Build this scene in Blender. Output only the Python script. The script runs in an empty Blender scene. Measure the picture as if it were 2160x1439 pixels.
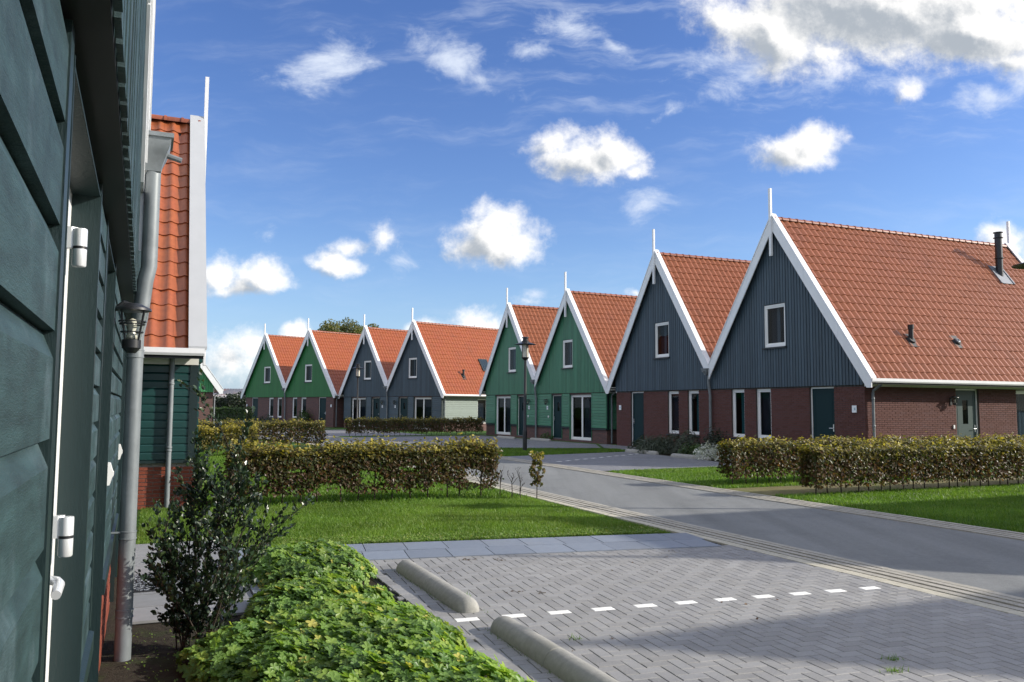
import bpy, math, random
import numpy as np
from mathutils import Matrix, Vector

random.seed(7)
rng = np.random.default_rng(11)
S = bpy.context.scene
COL = S.collection
rad = math.radians

# ------------------------------------------------------------------ camera, world, sun, exposure
H_EYE = 1.70
FPX, PITCH, ROLL, PHI = 1748.574, rad(4.5447), rad(0.3518), rad(23.3816)
UX, UY = -math.sin(PHI), math.cos(PHI)        # along the street
NX, NY = math.cos(PHI), math.sin(PHI)         # across the street, towards the houses on the far side


def W(s, d, z=0.0):
    return Vector((NX * d + UX * s, NY * d + UY * s, z))


cam = bpy.data.cameras.new('camera')
cam.sensor_width = 36.0
cam.lens = FPX / 2160 * 36
cam.clip_start, cam.clip_end = 0.05, 6000
camo = bpy.data.objects.new('camera', cam)
COL.objects.link(camo)
fw = Vector((0, math.cos(PITCH), math.sin(PITCH)))
up0 = Vector((0, -math.sin(PITCH), math.cos(PITCH)))
rt0 = Vector((1, 0, 0))
RT = rt0 * math.cos(ROLL) + up0 * math.sin(ROLL)
UP = -rt0 * math.sin(ROLL) + up0 * math.cos(ROLL)
camo.matrix_world = Matrix(((RT.x, UP.x, -fw.x, 0), (RT.y, UP.y, -fw.y, 0), (RT.z, UP.z, -fw.z, H_EYE), (0, 0, 0, 1)))
S.camera = camo

SUN = Vector((NX * 2.3 - UX, NY * 2.3 - UY, 1.1)).normalized()     # towards the sun
SUN_EL = math.asin(SUN.z)
SUN_AZ = math.atan2(SUN.x, SUN.y)
sl = bpy.data.lights.new('sun', 'SUN')
sl.energy = 3.5
sl.angle = rad(0.55)
sl.color = (1.0, 0.93, 0.82)
so = bpy.data.objects.new('sun', sl)
COL.objects.link(so)
so.rotation_euler = (-SUN).to_track_quat('-Z', 'Y').to_euler()
so.location = (30, -5, 40)

S.view_settings.view_transform = 'Standard'
S.view_settings.look = 'None'
S.view_settings.gamma = 1.0
S.view_settings.use_curve_mapping = False
S.view_settings.exposure = 0.95
S.cycles.max_bounces = 8
S.cycles.transparent_max_bounces = 12

world = bpy.data.worlds.new('World')
S.world = world
world.use_nodes = True


def pixdir(x, y):
    v = fw + RT * ((x - 1080) / FPX) - UP * ((y - 719.5) / FPX)
    return v.x / v.y, v.z / v.y


class NT:
    """small helper to write node trees"""
    def __init__(self, tree):
        self.t = tree
        self.n = tree.nodes
        self.l = tree.links

    def node(self, typ, **kw):
        nd = self.n.new(typ)
        for k, v in kw.items():
            setattr(nd, k, v)
        return nd

    def set(self, sock, v):
        if isinstance(v, bpy.types.NodeSocket):
            self.l.new(v, sock)
        elif v is not None:
            sock.default_value = v

    def math(self, op, a, b=None, c=None, clamp=False):
        nd = self.node('ShaderNodeMath', operation=op, use_clamp=clamp)
        self.set(nd.inputs[0], a)
        if b is not None:
            self.set(nd.inputs[1], b)
        if c is not None:
            self.set(nd.inputs[2], c)
        return nd.outputs[0]

    def vmath(self, op, a, b=None, scale=None):
        nd = self.node('ShaderNodeVectorMath', operation=op)
        self.set(nd.inputs[0], a)
        if b is not None:
            self.set(nd.inputs[1], b)
        if scale is not None:
            self.set(nd.inputs['Scale'], scale)
        return nd.outputs['Value'] if op in ('LENGTH', 'DOT_PRODUCT', 'DISTANCE') else nd.outputs[0]

    def smooth(self, v, a, b, lo=0.0, hi=1.0):
        nd = self.node('ShaderNodeMapRange', interpolation_type='SMOOTHSTEP')
        self.set(nd.inputs['Value'], v)
        for k, x in (('From Min', a), ('From Max', b), ('To Min', lo), ('To Max', hi)):
            self.set(nd.inputs[k], x)
        return nd.outputs[0]

    def mapr(self, v, a, b, lo=0.0, hi=1.0, clamp=True):
        nd = self.node('ShaderNodeMapRange', clamp=clamp)
        self.set(nd.inputs['Value'], v)
        for k, x in (('From Min', a), ('From Max', b), ('To Min', lo), ('To Max', hi)):
            self.set(nd.inputs[k], x)
        return nd.outputs[0]

    def noise(self, vec, scale, detail=4, rough=0.55, dist=0.0):
        nd = self.node('ShaderNodeTexNoise')
        self.set(nd.inputs['Vector'], vec)
        self.set(nd.inputs['Scale'], scale)
        self.set(nd.inputs['Detail'], detail)
        self.set(nd.inputs['Roughness'], rough)
        self.set(nd.inputs['Distortion'], dist)
        return nd

    def mixc(self, f, a, b, blend='MIX'):
        nd = self.node('ShaderNodeMix', data_type='RGBA', blend_type=blend)
        self.set(nd.inputs[0], f)
        self.set(nd.inputs[6], a)
        self.set(nd.inputs[7], b)
        return nd.outputs[2]


def build_world():
    t = NT(world.node_tree)
    for nd in list(t.n):
        t.n.remove(nd)
    out = t.node('ShaderNodeOutputWorld')
    sky = t.node('ShaderNodeTexSky', sky_type='NISHITA')
    sky.sun_disc = False
    sky.sun_elevation = SUN_EL
    sky.sun_rotation = SUN_AZ
    sky.altitude = 0
    sky.air_density = 1.0
    sky.dust_density = 0.35
    sky.ozone_density = 3.0
    hs = t.node('ShaderNodeHueSaturation')
    hs.inputs['Saturation'].default_value = 1.18
    hs.inputs['Hue'].default_value = 0.517
    t.l.new(sky.outputs[0], hs.inputs['Color'])
    bg_sky = t.node('ShaderNodeBackground')
    t.l.new(hs.outputs[0], bg_sky.inputs[0])
    bg_sky.inputs[1].default_value = 0.092
    # direction -> plane coordinates (x/y, z/y) in front of the street
    tc = t.node('ShaderNodeTexCoord')
    D = t.vmath('NORMALIZE', tc.outputs['Generated'])
    sep = t.node('ShaderNodeSeparateXYZ')
    t.l.new(D, sep.inputs[0])
    yy = t.math('MAXIMUM', sep.outputs[1], 0.12)
    px = t.math('DIVIDE', sep.outputs[0], yy)
    pz = t.math('DIVIDE', sep.outputs[2], yy)
    cmb = t.node('ShaderNodeCombineXYZ')
    t.l.new(px, cmb.inputs[0])
    t.l.new(pz, cmb.inputs[1])
    P = cmb.outputs[0]
    # one blob: 1 in the middle, 0 at the rim, flatter below
    g = bpy.data.node_groups.new('cloud_blob', 'ShaderNodeTree')
    g.interface.new_socket('P', in_out='INPUT', socket_type='NodeSocketVector')
    g.interface.new_socket('C', in_out='INPUT', socket_type='NodeSocketVector')
    g.interface.new_socket('Rot', in_out='INPUT', socket_type='NodeSocketVector')
    g.interface.new_socket('Size', in_out='INPUT', socket_type='NodeSocketVector')
    g.interface.new_socket('Flat', in_out='INPUT', socket_type='NodeSocketFloat')
    g.interface.new_socket('F', in_out='OUTPUT', socket_type='NodeSocketFloat')
    q = NT(g)
    gi = q.node('NodeGroupInput')
    go = q.node('NodeGroupOutput')
    mp = q.node('ShaderNodeMapping', vector_type='TEXTURE')
    for k, i in (('Vector', 0), ('Location', 1), ('Rotation', 2), ('Scale', 3)):
        q.l.new(gi.outputs[i], mp.inputs[k])
    sx = q.node('ShaderNodeSeparateXYZ')
    q.l.new(mp.outputs[0], sx.inputs[0])
    neg = q.math('MULTIPLY', q.math('MINIMUM', sx.outputs[1], 0.0), gi.outputs[4])
    y2 = q.math('ADD', q.math('MAXIMUM', sx.outputs[1], 0.0), neg)
    r = q.math('SQRT', q.math('ADD', q.math('MULTIPLY', sx.outputs[0], sx.outputs[0]), q.math('MULTIPLY', y2, y2)))
    q.l.new(q.math('SUBTRACT', 1.0, r), go.inputs[0])

    # x, y, rx, ry (photo pixels), tilt, flat, amp
    thick = [
        (1235, 335, 128, 62, -6, 1.2, 1.0), (1180, 300, 70, 45, 20, 1.2, .8), (1300, 318, 72, 55, -20, 1.2, 1.0), (1345, 355, 40, 30, 0, 1.5, .7),
        (1675, 322, 100, 62, 4, 1.1, 1.0), (1720, 300, 70, 50, 10, 1.1, .9), (1790, 285, 30, 22, 20, 1, .45),
        (1040, 505, 105, 78, 8, 1.25, 1.05), (1090, 525, 70, 55, -10, 1.4, .9), (985, 520, 60, 50, 0, 1.2, .7),
        (560, 592, 72, 48, -5, 1.4, 1.0), (468, 580, 55, 50, 0, 1.3, .95), (510, 605, 110, 34, 0, 1.5, .7),
        (715, 568, 62, 32, -10, 1.3, .8), (805, 500, 42, 46, -25, 1.1, .62), (745, 525, 66, 30, 20, 1.2, .5),
        (1880, 0, 360, 150, -3, 1.0, 1.5), (1640, 75, 150, 100, -28, 1.1, 1.1), (2060, 70, 210, 100, -12, 1.0, 1.3), (1545, 45, 120, 80, -40, 1, .75), (2150, 130, 80, 50, 0, 1, .9), (1740, 120, 90, 60, 0, 1, .8),
        (1920, 190, 42, 38, 30, 1.1, .75), (2125, 505, 62, 58, 20, 1.0, .9), (2180, 600, 80, 110, 0, 1, .7),
        (480, 755, 85, 60, 10, 1, .62), (520, 720, 55, 40, 0, 1.2, .75), (617, 700, 36, 26, 0, 1.2, .8),
        (1010, 690, 66, 36, 0, 1.2, .75), (905, 696, 46, 24, 10, 1.2, .65), (1120, 640, 50, 20, 0, 1, .3), (1335, 628, 34, 10, 0, 1, .5),
    ]
    thin = [
        (690, 135, 118, 62, 12, 1.0, .95), (965, 130, 110, 42, -24, 1.0, .9), (1020, 170, 70, 30, -20, 1, .7), (1205, 55, 92, 46, -12, 1, .75), (1290, 85, 60, 22, -30, 1, .55), (1130, 120, 60, 26, 10, 1, .5),
        (1365, 420, 62, 36, 25, 1, .7), (2065, 208, 62, 40, 10, 1, .62), (577, 500, 32, 30, -30, 1, .5), (575, 478, 20, 14, 0, 1, .3), (1130, 616, 26, 14, 0, 1, .5), (835, 556, 26, 20, 0, 1, .3),
        (1420, 235, 46, 16, 30, 1, .5), (1480, 130, 90, 26, 35, 1, .5), (1560, 150, 100, 60, 0, 1, .6), (1830, 170, 120, 40, 0, 1, .35), (2150, 150, 50, 60, 0, 1, .7), (1750, 175, 60, 40, 40, 1, .5),
    ]
    warp = t.vmath('SUBTRACT', t.noise(P, 9.0, 3, .55).outputs['Color'], (0.5, 0.5, 0.5))
    warp2 = t.vmath('SUBTRACT', t.noise(P, 34.0, 4, .6).outputs['Color'], (0.5, 0.5, 0.5))
    Pw = t.vmath('ADD', t.vmath('ADD', P, t.vmath('SCALE', warp, scale=.045)), t.vmath('SCALE', warp2, scale=.016))
    Pl = t.vmath('ADD', Pw, (0.020, 0.012, 0))      # a step towards the sun

    def field(lst, vec):
        acc = None
        for (x, y, rx, ry, tilt, flat, amp) in lst:
            c = pixdir(x, y)
            nd = t.node('ShaderNodeGroup', node_tree=g)
            t.set(nd.inputs[0], vec)
            nd.inputs[1].default_value = (c[0], c[1], 0)
            nd.inputs[2].default_value = (0, 0, rad(tilt))
            nd.inputs[3].default_value = (rx * 1.16 / FPX, ry * 1.16 / FPX, 1)
            nd.inputs[4].default_value = flat
            v = t.math('MULTIPLY', nd.outputs[0], amp)
            if acc is None:
                acc = v
            else:
                m = t.node('ShaderNodeMath', operation='SMOOTH_MAX')
                t.set(m.inputs[0], acc)
                t.set(m.inputs[1], v)
                m.inputs[2].default_value = 0.12
                acc = m.outputs[0]
        return acc

    fA = field(thick, Pw)
    fL = field(thick, Pl)
    fT = field(thin, Pw)
    n1 = t.noise(P, 20.0, 10, .66, .1).outputs[0]
    n1l = t.noise(t.vmath('ADD', P, (0.010, 0.008, 0)), 20.0, 10, .66, .1).outputs[0]
    n2 = t.noise(t.vmath('MULTIPLY', P, (1.0, 1.6, 1)), 13.0, 9, .66, .35).outputs[0]
    dA = t.math('ADD', t.math('MULTIPLY', fA, 1.0), t.math('MULTIPLY', t.math('SUBTRACT', n1, .5), 1.45))
    dL = t.math('ADD', t.math('MULTIPLY', fL, 1.0), t.math('MULTIPLY', t.math('SUBTRACT', n1l, .5), 1.7))
    aA = t.smooth(dA, 0.0, 0.70)
    dT = t.math('ADD', fT, t.math('MULTIPLY', t.math('SUBTRACT', n2, .5), 2.3))
    aT = t.math('MULTIPLY', t.smooth(dT, 0.0, .95), .85)
    # cirrus streaks
    mp = t.node('ShaderNodeMapping')
    mp.inputs['Rotation'].default_value = (0, 0, rad(-14))
    mp.inputs['Scale'].default_value = (2.6, 13, 1)
    t.set(mp.inputs['Vector'], t.vmath('ADD', P, t.vmath('SCALE', warp, scale=.05)))
    nc = t.noise(mp.outputs[0], 2.0, 9, .62, .0).outputs[0]
    cz = t.math('MULTIPLY', t.smooth(pz, .25, .40), t.smooth(px, -.55, .1))
    aC = t.math('MULTIPLY', t.math('MULTIPLY', t.smooth(nc, .47, .80), cz), .50)
    aC2 = t.math('MULTIPLY', t.smooth(nc, .44, .85), .16)
    aC = t.math('MAXIMUM', aC, aC2)
    # out of view, clouds made denser and brighter to lift the ambient light
    n3 = t.noise(t.vmath('MULTIPLY', D, (1, 1, 2.2)), 3.2, 8, .6, .3).outputs[0]
    off = t.math('MAXIMUM', t.smooth(sep.outputs[1], .62, .40), t.smooth(pz, .55, .75))
    aO = t.math('MULTIPLY', t.smooth(n3, .43, .58), off)
    aO = t.math('MULTIPLY', aO, t.smooth(sep.outputs[2], -.02, .06))
    front = t.math('SUBTRACT', 1.0, t.smooth(sep.outputs[1], .30, .14))
    aA = t.math('MULTIPLY', aA, front)
    aT = t.math('MULTIPLY', aT, front)
    lit = t.math('ADD', t.math('MULTIPLY', t.math('SUBTRACT', fA, fL), 1.3), t.math('MULTIPLY', t.math('SUBTRACT', n1, n1l), .9))
    core = t.smooth(t.math('ADD', fA, t.math('MULTIPLY', t.math('SUBTRACT', n1, .5), .5)), .15, 1.05)
    lum = t.math('ADD', t.math('MULTIPLY', lit, .95), t.math('SUBTRACT', .90, t.math('MULTIPLY', core, .42)))
    lum = t.math('ADD', lum, t.math('MULTIPLY', t.math('SUBTRACT', n1, .5), .55))
    lum = t.math('MINIMUM', t.math('MAXIMUM', lum, .10), 1.0)
    ccol = t.mixc(t.smooth(lum, .18, 1.0), (0.235, 0.260, 0.292, 1), (0.62, 0.61, 0.595, 1))
    bg_c = t.node('ShaderNodeBackground')
    t.set(bg_c.inputs[0], ccol)
    bg_t = t.node('ShaderNodeBackground')
    bg_t.inputs[0].default_value = (.44, .48, .55, 1)

    def mix(f, a, b):
        m = t.node('ShaderNodeMixShader')
        t.set(m.inputs[0], f)
        t.l.new(a, m.inputs[1])
        t.l.new(b, m.inputs[2])
        return m.outputs[0]
    # pale band low over the horizon
    low = t.math('MULTIPLY', t.smooth(sep.outputs[2], .20, .0), .55)
    bg_h = t.node('ShaderNodeBackground')
    bg_h.inputs[0].default_value = (.145, .245, .46, 1)
    sh = mix(low, bg_sky.outputs[0], bg_h.outputs[0])
    sh = mix(aC, sh, bg_t.outputs[0])
    sh = mix(aT, sh, bg_t.outputs[0])
    bg_o = t.node('ShaderNodeBackground')
    bg_o.inputs[0].default_value = (.80, .80, .80, 1)
    sh = mix(aO, sh, bg_o.outputs[0])
    sh = mix(aA, sh, bg_c.outputs[0])
    t.l.new(sh, out.inputs[0])


build_world()

# ------------------------------------------------------------------ materials
MAT = {}


def material(name, col, rough=0.6, spec=0.4, var=0.0, nscale=6.0, namt=0.0, bump=0.0, bscale=40.0, metal=0.0,
             col2=None, hue=0.0, stretch=(1, 1, 1), emis=None, sheen=None, coat=0.0, ndet=5, n2=None):
    m = bpy.data.materials.new(name)
    m.use_nodes = True
    t = NT(m.node_tree)
    b = t.n['Principled BSDF']
    b.inputs['Roughness'].default_value = rough
    b.inputs['Metallic'].default_value = metal
    b.inputs['Specular IOR Level'].default_value = spec
    if coat:
        b.inputs['Coat Weight'].default_value = coat
        b.inputs['Coat Roughness'].default_value = .15
    geo = t.node('ShaderNodeNewGeometry')
    pos = t.vmath('MULTIPLY', geo.outputs['Position'], stretch)
    oi = t.node('ShaderNodeObjectInfo')
    at = t.node('ShaderNodeAttribute', attribute_name='var')
    r = t.math('FRACT', t.math('ADD', oi.outputs['Random'], at.outputs['Fac']))
    c = (*col, 1)
    cc = None
    if col2 is not None:
        cc = t.mixc(t.mapr(r, 0, 1), c, (*col2, 1))
    if namt:
        nz = t.noise(pos, nscale, ndet, .6)
        v = t.mapr(nz.outputs[0], .25, .75, 1 - namt, 1 + namt)
        cc = t.mixc(1.0, cc if cc is not None else c, t_val(t, v), 'MULTIPLY')
    for k_, q_ in enumerate([n2] if isinstance(n2, tuple) else (n2 or [])):   # broad stains: (scale, colour, amount)
        nz = t.noise(t.vmath('ADD', geo.outputs['Position'], (k_ * 7.3, 0, 0)), q_[0], 5, .62)
        f = t.math('MULTIPLY', t.smooth(nz.outputs[0], .48, .72), q_[2])
        cc = t.mixc(f, cc if cc is not None else c, (*q_[1], 1))
    if var:
        v = t.mapr(r, 0, 1, 1 - var, 1 + var)
        cc = t.mixc(1.0, cc if cc is not None else c, t_val(t, v), 'MULTIPLY')
    if cc is None:
        b.inputs['Base Color'].default_value = c
    else:
        t.l.new(cc, b.inputs['Base Color'])
    if bump:
        nb = t.noise(pos, bscale, 6, .65)
        bp = t.node('ShaderNodeBump')
        bp.inputs['Strength'].default_value = bump
        bp.inputs['Distance'].default_value = .01
        t.l.new(nb.outputs[0], bp.inputs['Height'])
        t.l.new(bp.outputs[0], b.inputs['Normal'])
    MAT[name] = m
    return m


def t_val(t, v):
    cb = t.node('ShaderNodeCombineColor')
    for i in range(3):
        t.l.new(v, cb.inputs[i])
    return cb.outputs[0]


def leaf_material(name, cols, rough=.4, trans=.35, topcol=None, spec=.5, pos_noise=3.0):
    """cols: list of colours chosen by the per-leaf value; translucent"""
    m = bpy.data.materials.new(name)
    m.use_nodes = True
    t = NT(m.node_tree)
    b = t.n['Principled BSDF']
    out = t.n['Material Output']
    at = t.node('ShaderNodeAttribute', attribute_name='var')
    cr = t.node('ShaderNodeValToRGB')
    cr.color_ramp.interpolation = 'LINEAR'
    e = cr.color_ramp.elements
    for i, c in enumerate(cols):
        p = i / max(1, len(cols) - 1)
        if i < 2:
            e[i].position = p if i == 0 else 1.0
            e[i].color = (*c, 1)
    while len(e) > 1:
        e.remove(e[-1])
    e[0].position = 0
    e[0].color = (*cols[0], 1)
    for i, c in enumerate(cols[1:], 1):
        x = e.new(i / (len(cols) - 1))
        x.color = (*c, 1)
    t.l.new(at.outputs['Fac'], cr.inputs[0])
    geo = t.node('ShaderNodeNewGeometry')
    nz = t.noise(geo.outputs['Position'], pos_noise, 3, .5)
    v = t.mapr(nz.outputs[0], .3, .7, .75, 1.25)
    c = t.mixc(1.0, cr.outputs[0], t_val(t, v), 'MULTIPLY')
    t.l.new(c, b.inputs['Base Color'])
    b.inputs['Roughness'].default_value = rough
    b.inputs['Specular IOR Level'].default_value = spec
    tr = t.node('ShaderNodeBsdfTranslucent')
    tc = t.mixc(1.0, c, (1.5, 1.5, .7, 1), 'MULTIPLY')
    t.l.new(tc, tr.inputs[0])
    mx = t.node('ShaderNodeMixShader')
    mx.inputs[0].default_value = trans
    t.l.new(b.outputs[0], mx.inputs[1])
    t.l.new(tr.outputs[0], mx.inputs[2])
    t.l.new(mx.outputs[0], out.inputs[0])
    MAT[name] = m
    return m


def glass_material(name, tint, gloss=.04):
    m = bpy.data.materials.new(name)
    m.use_nodes = True
    t = NT(m.node_tree)
    t.n.remove(t.n['Principled BSDF'])
    out = t.n['Material Output']
    tr = t.node('ShaderNodeBsdfTransparent')
    tr.inputs[0].default_value = (*tint, 1)
    gl = t.node('ShaderNodeBsdfGlossy')
    gl.inputs['Roughness'].default_value = .01
    gl.inputs['Color'].default_value = (.95, .97, 1, 1)
    geo = t.node('ShaderNodeNewGeometry')
    cs = t.math('ABSOLUTE', t.vmath('DOT_PRODUCT', geo.outputs['Normal'], geo.outputs['Incoming']))
    f5 = t.math('POWER', t.math('SUBTRACT', 1.0, cs, clamp=True), 5.0)
    f = t.math('ADD', t.math('MULTIPLY', f5, .5), gloss, clamp=True)
    mx = t.node('ShaderNodeMixShader')
    t.set(mx.inputs[0], f)
    t.l.new(tr.outputs[0], mx.inputs[1])
    t.l.new(gl.outputs[0], mx.inputs[2])
    t.l.new(mx.outputs[0], out.inputs[0])
    MAT[name] = m
    return m


material('white_paint', (.74, .75, .76), .45, .4, namt=.05, nscale=3)
material('verge_panel', (.40, .415, .43), .45, .4, namt=.04, nscale=3)
material('white_frame', (.78, .78, .76), .35, .5)
material('dark_sill', (.02, .026, .03), .5)
material('board_blue', (.054, .080, .102), .55, .35, var=.16, namt=.12, nscale=9, stretch=(1, 1, .25), bump=.15, bscale=60)
material('board_green', (.054, .180, .105), .5, .4, var=.13, namt=.10, nscale=9, stretch=(1, 1, .25), bump=.12, bscale=60)
material('board_leaf_green', (.026, .155, .042), .5, .4, var=.10, namt=.10, nscale=9, stretch=(1, 1, .25))
material('siding_green', (.048, .185, .105), .42, .5, var=.10, namt=.10, nscale=4)
material('siding_blue', (.035, .062, .085), .42, .5, var=.10, namt=.10, nscale=4)
material('siding_sunlit', (.20, .245, .22), .45, .5, var=.05, namt=.06, nscale=4)  # lighter copy of the blue siding, grazing sun put into the colour
material('siding_dark', (.009, .046, .043), .34, .5, var=.12, namt=.12, nscale=5, stretch=(.6, .6, 2.5), bump=.08, bscale=50)
material('siding_near', (.022, .046, .048), .55, .32, var=.14, namt=.45, nscale=6, stretch=(.8, .8, 5), bump=.45, bscale=60, ndet=9,
         n2=[(2.6, (.085, .125, .140), .75), (7, (.012, .026, .028), .6)])
material('trim_dark', (.008, .021, .022), .45, .45, namt=.12, nscale=8, bump=.25, bscale=80, stretch=(1, 1, .2))
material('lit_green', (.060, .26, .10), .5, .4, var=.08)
material('tile_red', (.290, .097, .039), .36, .4, var=.16, namt=.16, nscale=14, col2=(.235, .078, .033), n2=(.9, (.19, .07, .042), .35))
material('tile_orange', (.345, .098, .034), .36, .45, var=.16, namt=.18, nscale=12, col2=(.25, .066, .027), n2=(1.1, (.20, .066, .036), .35))
material('tile_ridge', (.235, .066, .032), .5, .4, var=.14, namt=.15, nscale=14)
material('brick_red', (.150, .064, .052), .78, .2, var=.32, namt=.28, nscale=55, col2=(.088, .043, .040), bump=.25, bscale=120)
material('mortar', (.085, .072, .066), .9, .15, namt=.2, nscale=40)
material('brick_plinth', (.26, .066, .036), .75, .25, var=.30, namt=.25, nscale=45, col2=(.16, .045, .030), bump=.35, bscale=90)
material('mortar_plinth', (.26, .235, .21), .9, .15, namt=.25, nscale=40, bump=.3)
material('door_green', (.006, .026, .030), .5, .15)
material('door_grey', (.050, .075, .072), .45, .25)
material('steel', (.62, .63, .64), .32, .5, metal=.85)
material('alu_light', (.72, .74, .75), .30, .5, metal=.35)
material('zinc', (.165, .185, .195), .48, .5, metal=.15, namt=.22, nscale=9, stretch=(1, 1, .5), n2=(6, (.25, .27, .285), .5))
material('black_metal', (.012, .013, .015), .4, .5)
material('black_plastic', (.014, .015, .017), .5, .4)
material('lead', (.16, .175, .20), .5, .5, metal=.3, namt=.2, nscale=12)
material('lamp_glass', (.55, .52, .44), .25, .5)
material('curtain_teal', (.10, .33, .31), .8, .1)
material('curtain_grey', (.22, .23, .25), .8, .1)
material('blind_grey', (.070, .070, .085), .8, .1)
material('interior', (.06, .06, .06), .9, .1)
material('plate_white', (.80, .82, .83), .35, .5)
material('plate_print', (.36, .47, .52), .5, .3)
material('cladding_white', (.66, .66, .62), .5, .3, namt=.06, nscale=5)
material('barn_roof', (.33, .31, .30), .6, .3, namt=.25, nscale=.35, stretch=(1.2, 1.2, .4), n2=(.5, (.42, .20, .15), .8))
material('barn_wall', (.030, .032, .034), .8, .2, namt=.2, nscale=2)
glass_material('glass_dark', (.60, .66, .70), .006)
glass_material('glass_clear', (.90, .92, .90), .02)

leaf_material('beech_leaf', [(.065, .036, .022), (.125, .066, .034), (.085, .072, .028), (.055, .078, .024), (.15, .12, .036), (.28, .25, .045), (.38, .32, .055)], .42, .45, spec=.42)
leaf_material('geranium_leaf', [(.055, .115, .028), (.110, .205, .046), (.170, .285, .058), (.240, .345, .062), (.35, .42, .075), (.48, .44, .11)], .42, .44, spec=.4, pos_noise=2.0)
leaf_material('shrub_leaf', [(.012, .026, .015), (.022, .044, .022), (.035, .062, .028), (.07, .10, .03)], .33, .18, spec=.5)
leaf_material('privet_leaf', [(.022, .055, .012), (.04, .085, .014), (.06, .10, .018)], .5, .3)
leaf_material('dark_leaf', [(.010, .020, .012), (.02, .034, .018), (.03, .045, .022)], .5, .2)
leaf_material('tree_leaf', [(.055, .075, .025), (.095, .110, .035), (.14, .145, .05), (.19, .17, .07)], .5, .4, pos_noise=.5)
leaf_material('lavender_leaf', [(.035, .052, .034), (.055, .075, .048), (.08, .095, .07)], .6, .2)
leaf_material('white_flower', [(.42, .44, .40), (.60, .62, .58), (.18, .22, .14)], .7, .2)
leaf_material('grass_blade', [(.045, .105, .014), (.080, .165, .022), (.115, .205, .030), (.17, .25, .05), (.25, .26, .10)], .5, .4, pos_noise=.9, spec=.3)
material('bark', (.050, .040, .032), .9, .2, namt=.3, nscale=30)
material('bark_grey', (.12, .105, .085), .9, .2, namt=.3, nscale=30)


def ground_material(name, c1, c2, sc, rough=.95, bump=.4, bscale=30, c3=None, sc3=1.2, f3=.6, spec=.2):
    m = bpy.data.materials.new(name)
    m.use_nodes = True
    t = NT(m.node_tree)
    b = t.n['Principled BSDF']
    geo = t.node('ShaderNodeNewGeometry')
    p = geo.outputs['Position']
    n1 = t.noise(p, sc, 8, .65)
    c = t.mixc(t.mapr(n1.outputs[0], .3, .7), (*c1, 1), (*c2, 1))
    if c3:
        n3 = t.noise(p, sc3, 6, .6)
        c = t.mixc(t.math('MULTIPLY', t.smooth(n3.outputs[0], .5, .68), f3), c, (*c3, 1))
    t.l.new(c, b.inputs['Base Color'])
    b.inputs['Roughness'].default_value = rough
    b.inputs['Specular IOR Level'].default_value = spec
    nb = t.noise(p, bscale, 8, .7)
    bp = t.node('ShaderNodeBump')
    bp.inputs['Strength'].default_value = bump
    bp.inputs['Distance'].default_value = .02
    t.l.new(nb.outputs[0], bp.inputs['Height'])
    t.l.new(bp.outputs[0], b.inputs['Normal'])
    MAT[name] = m


ground_material('field', (.035, .085, .012), (.06, .12, .02), .6, bscale=8, c3=(.075, .095, .03), sc3=.05)
ground_material('lawn', (.030, .082, .009), (.055, .120, .014), 5.0, bscale=60, c3=(.085, .115, .03), sc3=1.1, f3=.55)
ground_material('asphalt', (.145, .152, .152), (.215, .223, .222), 160, .8, .5, 220, c3=(.135, .142, .145), sc3=.8, f3=.55, spec=.35)
ground_material('joint_sand', (.020, .021, .022), (.040, .040, .040), 60, bscale=120, c3=(.03, .045, .015), sc3=3)
def asphalt_wear():
    m = MAT['asphalt']
    t = NT(m.node_tree)
    b = t.n['Principled BSDF']
    src = b.inputs['Base Color'].links[0].from_socket
    geo = t.node('ShaderNodeNewGeometry')
    mp = t.node('ShaderNodeMapping')
    mp.inputs['Rotation'].default_value = (0, 0, -PHI)
    mp.inputs['Scale'].default_value = (1.5, .10, 1)
    t.l.new(geo.outputs['Position'], mp.inputs['Vector'])
    n1 = t.noise(mp.outputs[0], 1.0, 6, .6)
    n2 = t.noise(geo.outputs['Position'], 14, 6, .75)
    c = t.mixc(1.0, src, t_val(t, t.mapr(n1.outputs[0], .3, .7, .80, 1.16)), 'MULTIPLY')
    c = t.mixc(1.0, c, t_val(t, t.mapr(n2.outputs[0], .3, .7, .88, 1.12)), 'MULTIPLY')
    sp = t.noise(geo.outputs['Position'], 95, 2, .5)
    c = t.mixc(t.math('MULTIPLY', t.smooth(sp.outputs[0], .66, .74), .5), c, (.36, .36, .35, 1))
    t.l.new(c, b.inputs['Base Color'])


asphalt_wear()
ground_material('soil', (.022, .018, .013), (.050, .042, .030), 18, bump=1.0, bscale=45, c3=(.035, .055, .015), sc3=4, f3=.5)
ground_material('dirt_path', (.115, .105, .045), (.165, .145, .075), 3, bscale=60, c3=(.10, .125, .03), sc3=.9)
material('paver', (.272, .267, .256), .62, .45, var=.16, namt=.16, nscale=70, bump=.25, bscale=160, col2=(.232, .230, .226), n2=[(.9, (.31, .305, .295), .5), (.55, (.165, .166, .172), .6), (3.2, (.20, .20, .20), .45)])
material('paver_white', (.78, .78, .75), .6, .3, namt=.08, nscale=40)
material('slab', (.185, .210, .250), .50, .5, var=.10, namt=.10, nscale=14, bump=.12, bscale=160, n2=(1.5, (.21, .22, .23), .4))
material('slab_light', (.235, .242, .25), .6, .4, var=.08, namt=.10, nscale=10)
material('gutter_brick', (.36, .34, .29), .75, .3, var=.14, namt=.18, nscale=28, bump=.2, bscale=120, col2=(.30, .285, .25))
material('gutter_band', (.42, .395, .32), .75, .3, namt=.18, nscale=12)
material('concrete', (.295, .29, .265), .8, .3, namt=.16, nscale=22, bump=.35, bscale=140, n2=(3, (.22, .215, .17), .5))


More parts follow.
